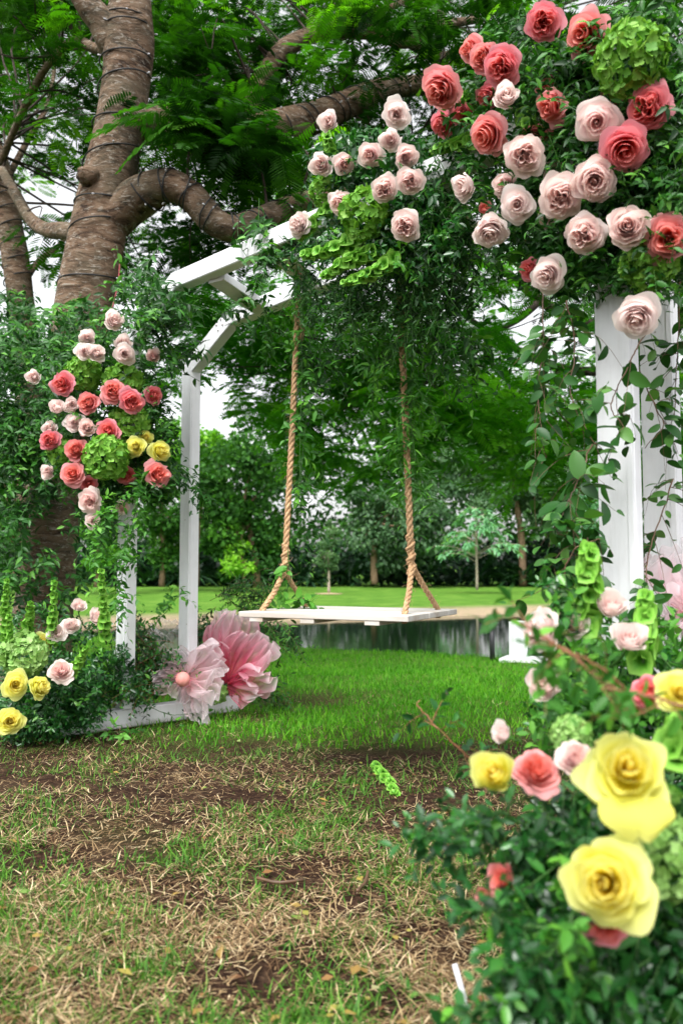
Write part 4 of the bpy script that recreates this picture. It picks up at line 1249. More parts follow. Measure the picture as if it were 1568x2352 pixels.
BELL = []
for k in range(8):
    a = k * PI / 4
    BELL.append((a, .10, 0)); 
_bv, _bt = [], []
for (r, z) in ((.05, 0), (.20, .25), (.44, .60), (.80, .72)):
    for k in range(8):
        a = k * PI / 4; rr = r * (1 + (.10 if k % 2 else -.08))
        _bv.append([rr * math.cos(a), rr * math.sin(a), z])
for i in range(3):
    for k in range(8):
        a, b = i * 8 + k, i * 8 + (k + 1) % 8
        _bt += [[a, b, b + 8], [a, b + 8, a + 8]]
BELLT = (np.array(_bv), np.array(_bt), np.repeat([0, .3, .7, 1.0], 8))
nbell = 0
def bells(pts, size, label, group='bells of Ireland stems', whorls=11, dens=4, taper=.55):
    """a spike of green bell-shaped calyces: pts are world points from foot to tip"""
    global nbell
    nbell += 1
    q = np.random.default_rng(nbell + 50)
    s = spline(pts, whorls * 2)
    t = thing('bells_of_ireland', label, 'bells of Ireland', s[0], group)
    g = G(); tube(g, s, np.linspace(.0045, .0015, len(s)), 6); obj('stem', g, M['stem'], t)
    g = G()
    f = np.repeat(np.linspace(.12, 1.0, whorls), dens); k = len(f)
    i = f * (len(s) - 1)
    c = np.stack([np.interp(i, np.arange(len(s)), s[:, j]) for j in range(3)], -1)
    tg = nrm(np.gradient(s, axis=0)); tg = np.stack([np.interp(i, np.arange(len(s)), tg[:, j]) for j in range(3)], -1)
    x = nrm(np.cross(tg, [.3, .8, .2])); y = np.cross(tg, x)
    a = np.tile(np.arange(dens) * 2 * PI / dens, whorls) + np.repeat(np.arange(whorls) * .6, dens) + q.normal(0, .15, k)
    od = nrm(x * np.cos(a)[:, None] + y * np.sin(a)[:, None] + tg * .25 + q.normal(0, .15, (k, 3)))
    xx = nrm(np.cross(od, [.1, .2, 1.0])); yy = np.cross(od, xx)
    sz = size * (1 - taper * f) * q.uniform(.75, 1.2, k)
    g.inst(BELLT, np.stack([xx, yy, od], -1) * sz[:, None, None], c, np.clip(.35 + .4 * f + q.normal(0, .12, k), 0, 1))
    obj('bells', g, M['bells'], t)
    return t

def mass(name, label, cat, centre, ell, L, n, ll, mat, tpl, stem='stem', droop=.3, opp=False, seed=0, fn=None, outw=.7, rs=.0018, back=.0, open_=.9):
    """a bank of leafy twigs: ell rows are (u, v, ru, rv, D0, D1, count) in view, centre is the heart they grow from"""
    q = np.random.default_rng(seed + 300)
    gl, gs = G(), G()
    for (u, v, ru, rv, D0, D1, k) in ell:
        a = q.uniform(0, 6.28, k); r = np.sqrt(q.uniform(0, 1, k))
        uu, vv = u + ru * r * np.cos(a), v + rv * r * np.sin(a)
        if fn is not None: p = fn(uu, vv) + ray(uu, vv) * q.uniform(D0, D1, k)[:, None]
        else: p = P(uu, vv, q.uniform(D0, D1, k))
        c = centre(p) if callable(centre) else np.asarray(centre)
        d = nrm(p - c) * outw + q.normal(0, .55, (k, 3)) + np.array([0, -.25, 0])
        d = nrm(d)
        Ls = L * q.uniform(.6, 1.35, k)
        b = p - d * (Ls * .6)[:, None]
        b[:, 2] = np.maximum(b[:, 2], .015)
        sprigs(gl, gs, b, d, Ls, n, ll, tpl, droop, opp, open_, rs, None, int(seed * 100 + u))
    gl.V[:] = [np.c_[x[:, :2], np.maximum(x[:, 2], .004)] for x in gl.V]
    t = thing(name, label, cat, gl.V[0][0] * [1, 1, 0] + [0, 0, float(np.min(gl.V[0][:, 2]))])
    obj('leaves', gl, M[mat], t); obj('stems', gs, M[stem], t)
    return t

def vine(name, label, cat, pts, n, ll, mat, tpl, side=.16, ns=7, stem='stem', droop=.5, seed=0, opp=False, group=None, r=.0022, jit=.03, outb=(0, 0, 0), open_=.9):
    """a trailing strand: world points, n side twigs each with ns leaves"""
    q = np.random.default_rng(seed + 700)
    s = spline(pts, 40)
    s[1:-1] += np.cumsum(q.normal(0, .003, (38, 3)), 0) * .4
    gl, gs = G(), G()
    tube(gs, s, np.linspace(r, r * .5, 40), 5)
    i = q.uniform(0, 39, n)
    b = np.stack([np.interp(i, np.arange(40), s[:, j]) for j in range(3)], -1)
    tg = nrm(np.gradient(s, axis=0)); tg = np.stack([np.interp(i, np.arange(40), tg[:, j]) for j in range(3)], -1)
    d = nrm(tg * .45 + q.normal(0, .8, (n, 3)) + np.asarray(outb))
    sprigs(gl, gs, b, d, side * q.uniform(.5, 1.4, n), ns, ll, tpl, droop, opp, open_, r * .55, None, seed)
    t = thing(name, label, cat, s[0], group)
    obj('leaves', gl, M[mat], t); obj('stem', gs, M[stem], t)
    return t

# ---- where the arch flowers sit: a surface just in front of the front beam's plane
def pf(u, v, off=0.0):
    return plane(np.asarray(u, float), np.asarray(v, float), PFL, S3, off)
GR = 'pale blush garden roses on the arch'
GC = 'coral garden roses on the arch'
ROSES_ARCH = [
 # u, v, diam px, colour, shape, tilt right, tilt up, offset towards viewer, label
 (1248, 52, 90, 'deep_coral', 3, -.15, .1, .16, 'coral rose with dark ruffled heart, topmost on the arch, left of another coral bloom'),
 (1340, 80, 104, 'coral', 1, -.5, .35, .17, 'big coral rose tilted up with a loose petal, beside the largest green hydrangea'),
 (1078, 113, 56, 'coral', 1, -.7, .1, .14, 'small pink coral rose half hidden at the left end of a tight row of three'),
 (1107, 132, 72, 'coral', 1, -.45, .1, .17, 'coral rose in the middle of a tight row of three near the arch top'),
 (1150, 155, 88, 'deep_coral', 2, -.15, -.1, .22, 'deep pink coral rose at the right end of a tight row of three'),
 (1010, 208, 90, 'coral', 2, -.6, -.2, .2, 'coral rose facing left, leftmost of the coral blooms on the arch'),
 (1115, 312, 92, 'coral', 1, -.55, -.1, .2, 'bright coral rose with many frilled petals facing left, in front of the white beam'),
 (1118, 222, 60, 'deep_coral', 2, -.4, -.2, .12, 'shaded coral rose tucked behind a pale blush rose under the tight row of three'),
 (1062, 262, 56, 'deep_coral', 2, -.2, -.4, .08, 'dull coral rose in deep shade right of the leftmost coral bloom'),
 (1016, 288, 56, 'deep_coral', 3, -.3, -.5, .06, 'dark shaded coral rose hanging below the leftmost coral bloom'),
 (1258, 205, 58, 'coral', 4, -.2, .7, .10, 'pink bud like rose in side view above a coral rose turned left'),
 (1262, 246, 78, 'coral', 3, -.55, .0, .18, 'coral rose turned left in the centre of the spray with leaves over its lower petals'),
 (1226, 318, 66, 'coral', 1, -.1, -.3, .10, 'coral rose mostly hidden behind a frilly blush rose in the spray centre'),
 (1262, 330, 52, 'deep_coral', 1, .4, -.4, .08, 'loose coral petals low behind the frilly blush rose in the spray centre'),
 (1400, 244, 66, 'coral', 2, .1, .1, .13, 'small orange coral rose squeezed between a blush and a pink rose under the largest hydrangea'),
 (1485, 246, 95, 'deep_coral', 3, -.1, -.05, .2, 'rosy pink rose with dark heart directly below the large green hydrangea'),
 (1434, 345, 102, 'deep_coral', 5, -.15, -.1, .24, 'deepest coral rose, round and full, touching two blush roses right of the spray centre'),
 (1532, 547, 98, 'coral', 3, -.1, -.2, .2, 'coral rose cut by the right edge above a green hydrangea'),
 (1213, 618, 54, 'deep_coral', 1, -.5, .0, .12, 'small dark coral rose half behind the lowest hanging blush rose beside the post'),
 (1112, 480, 40, 'coral', 4, .0, .6, .12, 'slim pink bud standing over a blush rose below the beam'),
 (1162, 223, 70, 'cream', 4, -.1, .3, .26, 'cream rose with upright petals right under the tight row of three coral roses'),
 (1370, 280, 92, 'blush', 0, -.05, .05, .26, 'blush rose with neat spiral heart and greenish rim, upper left of the deepest coral rose'),
 (1203, 358, 86, 'blush', 2, -.15, -.05, .26, 'frilly blush rose with quartered heart in the spray centre over coral petals'),
 (1364, 416, 95, 'blush', 5, .05, -.1, .25, 'blush rose just below and left of the deepest coral rose'),
 (1068, 427, 74, 'cream', 4, -.5, -.05, .2, 'blush rose in side view on a thick stem, alone left of the main group'),
 (1158, 426, 64, 'blush', 1, -.4, .0, .16, 'blush rose partly hidden behind a creamy rose below the frilly one'),
 (1187, 469, 78, 'cream', 0, -.15, -.1, .24, 'creamy blush rose with smooth broad petals below the frilly rose'),
 (1287, 453, 90, 'blush', 2, -.15, -.1, .26, 'dusky pink blush rose with deep cup, centre of the lower row'),
 (1262, 500, 60, 'blush', 1, -.1, -.4, .14, 'small blush rose tucked under the dusky deep cupped one'),
 (1266, 392, 52, 'blush', 4, -.1, .3, .08, 'blush rose in leafy shade above the dusky deep cupped one'),
 (1340, 540, 88, 'blush', 3, -.05, -.1, .24, 'blush rose with quartered dusky heart, middle of the lowest three above the post'),
 (1441, 521, 92, 'blush', 5, .0, -.05, .25, 'blush rose with spiral heart directly left of the coral rose cut by the right edge'),
 (1125, 533, 76, 'cream', 0, -.2, -.25, .22, 'pale cream rose with rolled petals facing down left below the slim pink bud'),
 (1255, 634, 86, 'cream', 1, -.1, -.3, .22, 'cream rose hanging low left of the post tops before a small dark coral rose'),
 (1462, 732, 92, 'cream', 5, .1, -.45, .24, 'large blush rose hanging in front of the two right posts'),
 (756, 280, 56, 'cream', 4, -.2, .3, .14, 'pale rose highest on the left part of the spray, standing clear against the branch'),
 (911, 262, 58, 'cream', 1, .0, .2, .14, 'pale blush rose on the upper edge of the left spray, right of the highest one'),
 (896, 322, 56, 'cream', 4, .0, .4, .16, 'cream rose facing up below the pale one on the upper edge of the left spray'),
 (848, 357, 54, 'blush', 1, -.2, .1, .16, 'blush rose crossed by thin leaves in the upper middle of the left spray'),
 (933, 361, 54, 'blush', 0, .1, .1, .16, 'blush rose at the right side of the left spray above the frilly one'),
 (738, 378, 56, 'cream', 4, -.3, .1, .15, 'pale pink rose at the left rim of the spray above the bright green bells'),
 (793, 379, 50, 'blush', 0, .0, .2, .14, 'blush rose just right of the pale pink one at the left rim'),
 (882, 434, 60, 'blush', 3, -.1, -.1, .22, 'dusky blush rose touching the frilly rose above the dark green hydrangea'),
 (941, 418, 62, 'blush', 2, .0, .0, .22, 'frilly blush rose with peach heart above the lone rose of the left spray'),
 (778, 468, 56, 'blush', 1, -.4, -.1, .2, 'pink blush rose facing left beside the dark green hydrangea'),
 (684, 515, 54, 'cream', 2, -.65, .0, .16, 'pale frilled rose facing left on a long stem at the end of the white beam'),
 (929, 520, 66, 'blush', 3, .0, -.15, .24, 'lone blush rose with open heart low on the left spray, above the right rope'),
]
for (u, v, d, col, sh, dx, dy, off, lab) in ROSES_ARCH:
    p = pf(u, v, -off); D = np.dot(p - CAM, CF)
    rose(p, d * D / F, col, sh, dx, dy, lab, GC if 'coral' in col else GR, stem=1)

hy = [(1450, 137, 165, 'hydrangea', 0, .22, 'largest green hydrangea head at the top right of the arch'),
      (1500, 318, 60, 'hydrangea', 1, .06, 'small bright green hydrangea behind the deepest coral rose'),
      (1490, 605, 130, 'hydrangea', 2, .14, 'green hydrangea head below the coral rose at the right edge above the posts'),
      (838, 492, 118, 'hydrangea', 1, .16, 'dark green hydrangea head among the blush roses of the left spray'),
      (1330, 478, 60, 'hydrangea', 0, .02, 'shaded green hydrangea behind the lowest row of blush roses'),
      (745, 440, 70, 'hydrangea', 2, .06, 'green hydrangea at the left rim of the spray under the pale pink roses')]
for (u, v, d, col, sh, off, lab) in hy:
    p = pf(u, v, -off); D = np.dot(p - CAM, CF)
    hydrangea(p, d * D / F, col, lab, sh)

def pfs(pts): return np.array([pf(a, b, -c) for a, b, c in pts])
for pts, sz, lab, wh in (
    ([(840, 545, .08), (760, 575, .16), (700, 585, .2)], .042, 'bells of Ireland spike pointing left under the dark green hydrangea', 10),
    ([(880, 570, .1), (800, 600, .18), (745, 635, .22)], .042, 'bells of Ireland spike drooping lowest under the left spray', 11),
    ([(930, 575, .1), (870, 620, .15), (820, 640, .2), (790, 650, .22)], .036, 'bells of Ireland spike hanging just right of the lowest drooping one', 9),
    ([(800, 440, .0), (730, 500, .1), (690, 545, .12)], .04, 'bells of Ireland spike over the white beam end below the pale frilled rose', 10),
    ([(800, 400, .0), (760, 345, .08), (748, 300, .1)], .034, 'bells of Ireland spike standing up beneath the highest pale rose', 9),
    ([(1140, 230, .0), (1060, 230, .08), (1020, 240, .12)], .040, 'bells of Ireland spike behind the leftmost coral bloom', 9),
    ([(1140, 310, .0), (1060, 330, .08), (995, 345, .1)], .040, 'bells of Ireland spike pointing left below the shaded coral roses', 10),
    ([(1200, 260, .02), (1210, 300, .08), (1190, 350, .06)], .036, 'bells of Ireland spike between the coral rose turned left and the frilled coral one', 8)):
    bells(pfs(pts), sz, lab, whorls=wh)

# ---- left column
GL = 'roses of the left column'
def colD(u): return 4.34 + .14 * ((np.asarray(u, float) - 235) / 190) ** 2
ROSES_LEFT = [
 (262, 737, 54, 'cream', 4, .1, .5, 0, 'pale blush rose topmost on the left column, standing on a long stem before the trunk'),
 (200, 777, 42, 'cream', 4, -.1, .3, .12, 'pale rose behind a pair of roses at the upper left of the column'),
 (196, 806, 44, 'cream', 0, -.3, .2, 0, 'pale rose on the left of a touching pair near the column top'),
 (222, 810, 44, 'cream', 1, .2, .2, .02, 'pale rose on the right of a touching pair near the column top'),
 (287, 812, 48, 'cream', 5, .0, .1, 0, 'cream rose with a full round face, under the topmost long stemmed one'),
 (284, 790, 44, 'cream', 4, .1, .4, .12, 'pale rose peeking from behind the full round cream one'),
 (352, 818, 38, 'blush', 4, -.1, .5, .05, 'small pale pink bud at the right rim of the left column'),
 (78, 865, 42, 'cream', 4, -.5, .3, .05, 'pale rose leaning far out at the left, alone on its stem'),
 (131, 936, 44, 'cream', 4, -.3, .4, 0, 'cream rose with a drooping outer petal at the left of the column'),
 (166, 930, 42, 'cream', 4, -.1, .3, .04, 'cream rose right beside the one with a drooping petal'),
 (172, 970, 46, 'cream', 0, .1, .2, .04, 'pale rose below the two side by side cream roses'),
 (200, 981, 42, 'blush', 1, .2, .2, 0, 'pink flushed rose left of the flat coral one in the column middle'),
 (114, 984, 38, 'cream', 4, -.2, .5, .08, 'pale rose peeking above the mauve pink one'),
 (111, 1083, 42, 'cream', 4, -.6, .0, 0, 'pale rose at the lower left, facing left'),
 (206, 1152, 50, 'blush', 1, -.2, -.2, .0, 'two toned pink blush rose hanging under the column'),
 (283, 1167, 34, 'blush', 1, .2, -.3, .1, 'small shaded blush rose by the front left post'),
 (215, 1197, 42, 'cream', 0, .0, -.2, .02, 'lowest pale rose hanging clear below the left column'),
 (142, 882, 52, 'deep_coral', 1, -.4, .1, 0, 'coral rose at the left between pale roses, second row of the column'),
 (202, 925, 54, 'coral', 1, -.4, .0, 0, 'ragged coral rose left of centre under the upper hydrangeas'),
 (261, 897, 58, 'coral', 2, -.1, .2, 0, 'orange coral rose at the column centre, left of its twin'),
 (305, 922, 58, 'deep_coral', 3, .1, -.1, -.03, 'coral rose with swirled heart, right and lower of the centre twins'),
 (356, 908, 46, 'deep_coral', 1, .5, .0, .08, 'coral rose at the right rim, partly behind leaves'),
 (248, 989, 58, 'deep_coral', 1, .0, .4, 0, 'flat coral rose on top of the big pale green hydrangea'),
 (115, 1011, 50, 'deep_coral', 2, -.3, .0, 0, 'mauve pink rose at the left rim above the lower hydrangea'),
 (174, 1033, 52, 'coral', 1, -.3, .1, 0, 'coral rose between the two lower hydrangeas'),
 (166, 1088, 54, 'coral', 1, -.2, .1, -.02, 'coral rose at the lower left below the lower hydrangea'),
 (205, 1113, 38, 'deep_coral', 1, -.2, -.3, .06, 'small shaded coral rose below left of the big pale hydrangea in the left column'),
 (292, 1093, 46, 'deep_coral', 1, .1, -.3, .08, 'dark coral rose in shade below right of the big pale hydrangea in the left column'),
 (365, 1088, 56, 'coral', 3, .2, .0, 0, 'coral rose at the lower right, below the yellow roses'),
 (310, 1026, 46, 'yellow', 5, -.1, .2, 0, 'yellow rose touching the big hydrangea, front of the three yellow ones'),
 (336, 1004, 38, 'yellow', 0, .2, .3, .08, 'smaller yellow rose behind the front one'),
 (371, 1035, 46, 'yellow', 1, .3, .3, .02, 'yellow rose with wavy petals at the right rim'),
]
for (u, v, d, col, sh, dx, dy, off, lab) in ROSES_LEFT:
    D = colD(u) + off; p = P(u, v, D)
    lab = lab if ('column' in lab or 'post' in lab) else lab + ' of left column'
    rose(p, d * D / F, col, sh, dx, dy, lab, GL, stem=1)
for (u, v, d, col, sh, off, lab) in ((193, 858, 82, 'hydrangea', 0, .12, 'green hydrangea at the upper left of the column below the pair of pale roses'),
    (284, 880, 96, 'hydrangea', 1, .14, 'green hydrangea above the twin coral roses of the left column'),
    (298, 972, 98, 'hydrangea', 2, .14, 'shaded dark green hydrangea behind the yellow roses of the left column'),
    (246, 1051, 106, 'hydrangea', 0, 0, 'big pale green hydrangea lowest in the middle of the left column'),
    (140, 1036, 66, 'hydrangea', 1, .1, 'green hydrangea behind coral roses at the lower left of the column')):
    D = colD(u) + off; hydrangea(P(u, v, D), d * D / F, col, lab, sh)

# ---- left floor arrangement
GF = 'roses of the left floor arrangement'
for (u, v, d, D, col, sh, dx, dy, lab) in (
    (181, 1391, 36, 4.0, 'cream', 4, .1, .7, 'highest pale rose on a tall stem in the left floor flowers before the trunk'),
    (222, 1417, 44, 3.95, 'cream', 4, .1, .55, 'pale rose on a tall stem right of the highest one in the left floor flowers'),
    (165, 1435, 42, 3.9, 'cream', 0, .2, .6, 'blush rose low behind the shorter one in the middle of the left floor flowers'),
    (129, 1452, 42, 3.85, 'cream', 1, -.1, .3, 'creamy rose next to the yellow bloom over the left floor hydrangea'),
    (139, 1540, 54, 3.75, 'blush', 1, .0, .3, 'open blush rose with loose petals right of the left floor hydrangea'),
    (98, 1473, 42, 3.85, 'yellow', 1, .1, .4, 'yellow rose behind the left floor hydrangea'),
    (37, 1572, 58, 3.65, 'yellow', 5, .0, .1, 'yellow rose with tight spiral heart directly under the left floor hydrangea'),
    (93, 1578, 54, 3.65, 'yellow', 0, .5, .1, 'golden yellow rose facing right, second one under the left floor hydrangea'),
    (24, 1656, 56, 3.6, 'yellow', 5, -.1, .1, 'lowest yellow rose near the ground at the left edge')):
    D += .34; rose(P(u, v, D), d * D / F, col, sh, dx, dy, lab, GF, stem=2)
hydrangea(P(54, 1504, 4.15), 108 * 4.15 / F, 'pale_hydrangea', 'round pale green hydrangea in the left floor arrangement above two yellow roses', 2)
for (uv, lab) in (([(20, 1490), (14, 1410), (17, 1335)], 'bells of Ireland spike at the far left edge of the floor flowers'),
                  ([(30, 1540), (24, 1480), (22, 1418)], 'shorter bells of Ireland spike above the pale floor hydrangea'),
                  ([(118, 1500), (122, 1420), (125, 1338)], 'bells of Ireland spike standing before the big trunk'),
                  ([(245, 1480), (238, 1400), (233, 1312)], 'tallest bells of Ireland spike beside the front left post'),
                  ([(60, 1450), (68, 1420), (70, 1385)], 'thin bells of Ireland tip between the two spikes at the left edge'),
                  ([(150, 1560), (185, 1515), (198, 1488)], 'short bells of Ireland cluster above the open blush floor rose')):
    bells(np.array([P(a, b, 4.25 - .1 * k) for k, (a, b) in enumerate(uv)]), .034, lab, whorls=11)

# ---- right floor arrangement (nearest the camera)
GG_ = 'roses of the right floor arrangement'
for (u, v, d, D, col, sh, dx, dy, lab) in (
    (1240, 1448, 92, 1.75, 'cream', 2, -.5, .3, 'large pale rose with leaves across it, upper left of the right floor flowers'),
    (1318, 1435, 70, 1.82, 'cream', 1, .2, .4, 'pale rose half behind leaves between the two upper roses on the right'),
    (1402, 1393, 90, 1.8, 'cream', 4, .1, .75, 'pale rose highest in the right floor flowers, before the white post'),
    (1446, 1468, 88, 1.7, 'cream', 4, .2, .6, 'pale rose under the highest one, its left side behind green leaves'),
    (1250, 1572, 92, 1.6, 'cream', 4, -.6, .3, 'pale rose facing left on its own at the left rim of the right floor flowers'),
    (1152, 1684, 62, 1.5, 'cream', 4, -.5, .5, 'small pale rose behind the left yellow rose'),
    (1326, 1742, 84, 1.35, 'blush', 1, .0, .5, 'blurred pink blush rose between the left and the upper yellow rose'),
    (1135, 1778, 116, 1.3, 'yellow', 4, -.45, .35, 'closed cup shaped yellow rose at the left, nearest the grass'),
    (1440, 1768, 178, 1.12, 'yellow', 10, .1, .25, 'biggest yellow rose with a broad hanging petal at the right'),
    (1390, 2030, 174, 1.08, 'yellow', 9, -.1, .05, 'large yellow rose with orange heart, lowest on the right'),
    (1560, 1590, 96, 1.25, 'yellow', 0, .3, .3, 'yellow rose cut off by the right edge'),
    (1230, 1768, 100, 1.36, 'coral', 1, .1, .4, 'coral rose between the closed yellow rose and the blurred blush one'),
    (1487, 1592, 74, 1.45, 'deep_coral', 1, -.2, .5, 'coral rose half hidden left of the yellow one cut off by the right edge'),
    (1155, 2020, 80, 1.3, 'coral', 4, -.6, .0, 'coral pink rose in side view among dark leaves low at the left'),
    (1112, 2056, 42, 1.3, 'coral', 4, -.5, -.2, 'small pink bud lowest at the left among dark leaves'),
    (1386, 2128, 92, 1.14, 'deep_coral', 1, .1, -.4, 'mauve pink rose under the lowest large yellow rose')):
    rose(P(u, v, D), d * D / F, col, sh, dx, dy, lab, GG_, stem=1)
# the broad drooping guard petal of the biggest yellow rose belongs to it
big = [o for o in SC.objects if o.get('label', '').startswith('biggest yellow rose')][0]
g = G(); s = np.linspace(-1, 1, 11)[:, None]; v_ = np.linspace(0, 1, 9)[None]
c0 = P(1450, 1832, 1.105); r_ = CR; d_ = nrm(np.array([.06, -.25, -1.0]))
wv = .050 * np.sin(PI * np.clip(.25 + .6 * v_, 0, 1)) ** .6 * np.sqrt(np.clip(1 - (s * v_ ** 2) ** 2 * .4, 0, 1))
Vp = c0 + r_ * (s * wv)[..., None] + d_ * (v_ * .056 * (1 - .25 * s ** 2 - .16 * np.exp(-((s - .05) / .12) ** 2)))[..., None] + np.array([0, -1.0, 0]) * (.012 * np.sin(v_ * PI) + .006 * np.sin(4 * s) * v_)[..., None]
g.add(Vp.reshape(-1, 3), quadgrid(11, 9), .9, np.broadcast_to(v_ * .9, (11, 9)).ravel())
o = link('guard_petal', g.mesh('guard_petal', M['yellow']), big); o.data.transform(big.matrix_world.inverted())
for (u, v, d, D, col, sh, lab) in ((1312, 1690, 92, 1.5, 'pale_hydrangea', 0, 'pale green hydrangea behind the blurred blush rose on the right'),
    (1560, 1975, 170, 1.22, 'pale_hydrangea', 1, 'pale green hydrangea at the right edge below the biggest yellow rose'),
    (1530, 1850, 90, 1.4, 'hydrangea', 2, 'green hydrangea in shade at the right edge beside the biggest yellow rose')):
    hydrangea(P(u, v, D), d * D / F, col, lab, sh)
bells(np.array([P(1345, 1470, 1.85), P(1348, 1380, 1.82), P(1350, 1300, 1.8), P(1352, 1258, 1.8)]), .038, 'bright bells of Ireland spike standing highest in the right floor flowers', whorls=11)
bells(np.array([P(1475, 1540, 1.75), P(1478, 1450, 1.75), P(1482, 1370, 1.75)]), .036, 'bells of Ireland spike before the gap right of the white posts', whorls=10)
bells(np.array([P(1545, 1760, 1.3), P(1560, 1690, 1.32), P(1575, 1640, 1.35)]), .036, 'blurred bells of Ireland spike at the right edge above the biggest yellow rose', whorls=8)
bells(np.array([ground(860, 1765) + Z3 * .02, ground(872, 1790) + Z3 * .03, ground(893, 1812) + Z3 * .03, ground(905, 1838) + Z3 * .02]), .028, 'fallen piece of bells of Ireland lying on the muddy grass', group=None, whorls=7, dens=5, taper=.2)

# ------------------------------------------------------------------ tulle flowers
def tulle_petal(g, o, d, up, L, w0, w1, folds, amp, seed, curl=.3, v0=0.0):
    q = np.random.default_rng(seed)
    ns, nv = 49, 20
    s = np.linspace(-1, 1, ns)[:, None]; v = np.linspace(0, 1, nv)[None]
    x, y, z = frames(np.asarray(d)[None], np.asarray(up)[None])[0].T
    wd = (w0 + (w1 - w0) * v ** .85) * (1 - .45 * (np.clip(v - .55, 0, 1) / .45) ** 1.6)
    ph = q.uniform(0, 6.28, 3)
    edge = 1 - .20 * s ** 2 - .06 * np.sin(3.3 * s + ph[0]) - .03 * np.sin(9 * s + ph[1])
    lift = amp * v ** .8 * (np.sin(folds * PI * s + ph[1]) + .5 * np.sin(folds * 1.9 * PI * s + ph[2] + v * 2)) + curl * L * v ** 2 * (.3 + .7 * s ** 2) + .5 * amp * np.sin(7 * v + 5 * s + ph[0]) + .45 * amp * v * np.sin(13 * s + 9 * v + ph[2]) + .35 * amp * v * np.sin(23 * s - 11 * v + ph[1])
    V = np.asarray(o) + x * (L * v * edge)[..., None] + y * (s * wd + .25 * amp * np.cos(folds * PI * s * 1.3 + ph[0]) * v)[..., None] + z * lift[..., None]
    tone = np.clip(v * edge + .1 * np.sin(folds * PI * s + ph[2]) + 0 * s, 0, 1)
    g.add(V.reshape(-1, 3), quadgrid(ns, nv), tone.ravel(), np.maximum(np.broadcast_to(v, (ns, nv)), np.abs(s) * np.ones((1, nv))).ravel())

def px_dir(p, u, v, D): return nrm(P(u, v, D) - p)
def tulle(label, cu, cv, D, petals, mat, centre=None, group='big tulle flowers'):
    p = P(cu, cv, D)
    t = thing('tulle_flower', label, 'tulle flower', p, group)
    for k, (u, v, dD, w1, folds, amp, curl) in enumerate(petals):
        e = P(u, v, D + dD); d = e - p; L = np.linalg.norm(d)
        up = nrm(CAM - p) + .45 * rng.normal(0, 1, 3); w1 = w1 * 1.85; amp = amp * 1.9
        g = G(); tulle_petal(g, p + d * .04, d, up, L, .018, w1, folds, amp, int(cu + k), curl)
        obj('petal', g, M[mat], t)
    if centre:
        g = G(); ico = G()
        A_, B_ = np.meshgrid(np.linspace(0, PI, 16), np.linspace(0, 2 * PI, 25), indexing='ij')
        g.add(P(*centre[:3]) + centre[3] * np.stack([np.sin(A_) * np.cos(B_), np.sin(A_) * np.sin(B_), np.cos(A_)], -1).reshape(-1, 3) * (1 + .03 * np.sin(7 * B_ + 4 * A_)).reshape(-1, 1), quadgrid(16, 25))
        obj('centre', g, M['ball'], t)
        g = G()
        for k in range(34):
            a = rng.uniform(0, 6.28); e = rng.uniform(-.2, 1.1)
            d = np.array([math.cos(a) * math.cos(e), -abs(math.sin(e)) * .5, math.sin(a) * math.cos(e)]); c = P(*centre[:3])
            tube(g, [c + d * centre[3] * .9, c + d * centre[3] * 1.35], .0012, 4)
        obj('stamens', g, M['tulle_pink'], t)
    g = G(); tube(g, spline([p, p + np.array([.01, .05, -.05]), np.array([p[0] + .02, p[1] + .12, .11])], 8), .006, 6); obj('stem', g, M['stem'], t)
    return t
tulle('large deep pink tulle flower fanning open to the right on the left base beam', 520, 1572, 5.05, [
    (545, 1408, .10, .13, 5, .012, .15), (500, 1418, .16, .10, 5, .012, .2), (590, 1455, .02, .12, 5, .014, .15), (632, 1490, -.02, .11, 5, .015, .2), (622, 1545, -.08, .10, 4, .015, .25), (592, 1590, -.12, .085, 4, .014, .3), (478, 1480, .0, .08, 4, .012, .3), (470, 1520, -.05, .07, 4, .012, .4)], 'tulle_pink')
tulle('pale pink tulle flower with a peach ball centre on the left base beam', 428, 1558, 4.85, [
    (395, 1500, .08, .07, 3, .012, .4), (490, 1478, .06, .085, 4, .016, .3), (515, 1540, -.02, .085, 4, .016, .35), (500, 1600, -.06, .085, 4, .016, .3), (468, 1655, -.05, .06, 3, .012, .15), (405, 1610, -.04, .055, 3, .012, .25), (352, 1565, .0, .055, 3, .012, .2), (375, 1530, .04, .05, 3, .012, .3)], 'tulle_pale', (420, 1560, 4.74, .041))
tulle('sheer white tulle bloom behind the leaves between the two left posts', 395, 1540, 5.2, [
    (345, 1450, .05, .11, 4, .012, .2), (390, 1425, .1, .10, 4, .012, .2), (432, 1450, .05, .09, 4, .012, .2), (330, 1500, .0, .07, 3, .012, .2)], 'tulle_white')
tulle('pink tulle flower partly seen behind the right posts', 1575, 1400, 2.5, [
    (1530, 1290, .1, .10, 4, .012, .2), (1568, 1262, .12, .10, 4, .012, .2), (1535, 1460, .0, .07, 3, .012, .2), (1510, 1400, .0, .08, 4, .012, .2)], 'tulle_pale')
hydrangea(P(498, 1592, 5.0), 50 * 5.0 / F, 'pale_hydrangea', 'small pale green hydrangea under the deep pink tulle on the base beam', 1)
pot = ground(522, 1612, .16); g = G()
pc = np.array([P(522, 1600, 5.28)[0], 5.28, 0])
tube(g, [pc + Z3 * .11, pc + Z3 * .115, pc + Z3 * .20, pc + Z3 * .205, pc + Z3 * .19], [.045, .055, .065, .068, .055], 18)
tag(obj('floral_pot', g, M['pot']), 'dark green plastic flower pot on the base beam beneath the deep pink tulle', 'pot')

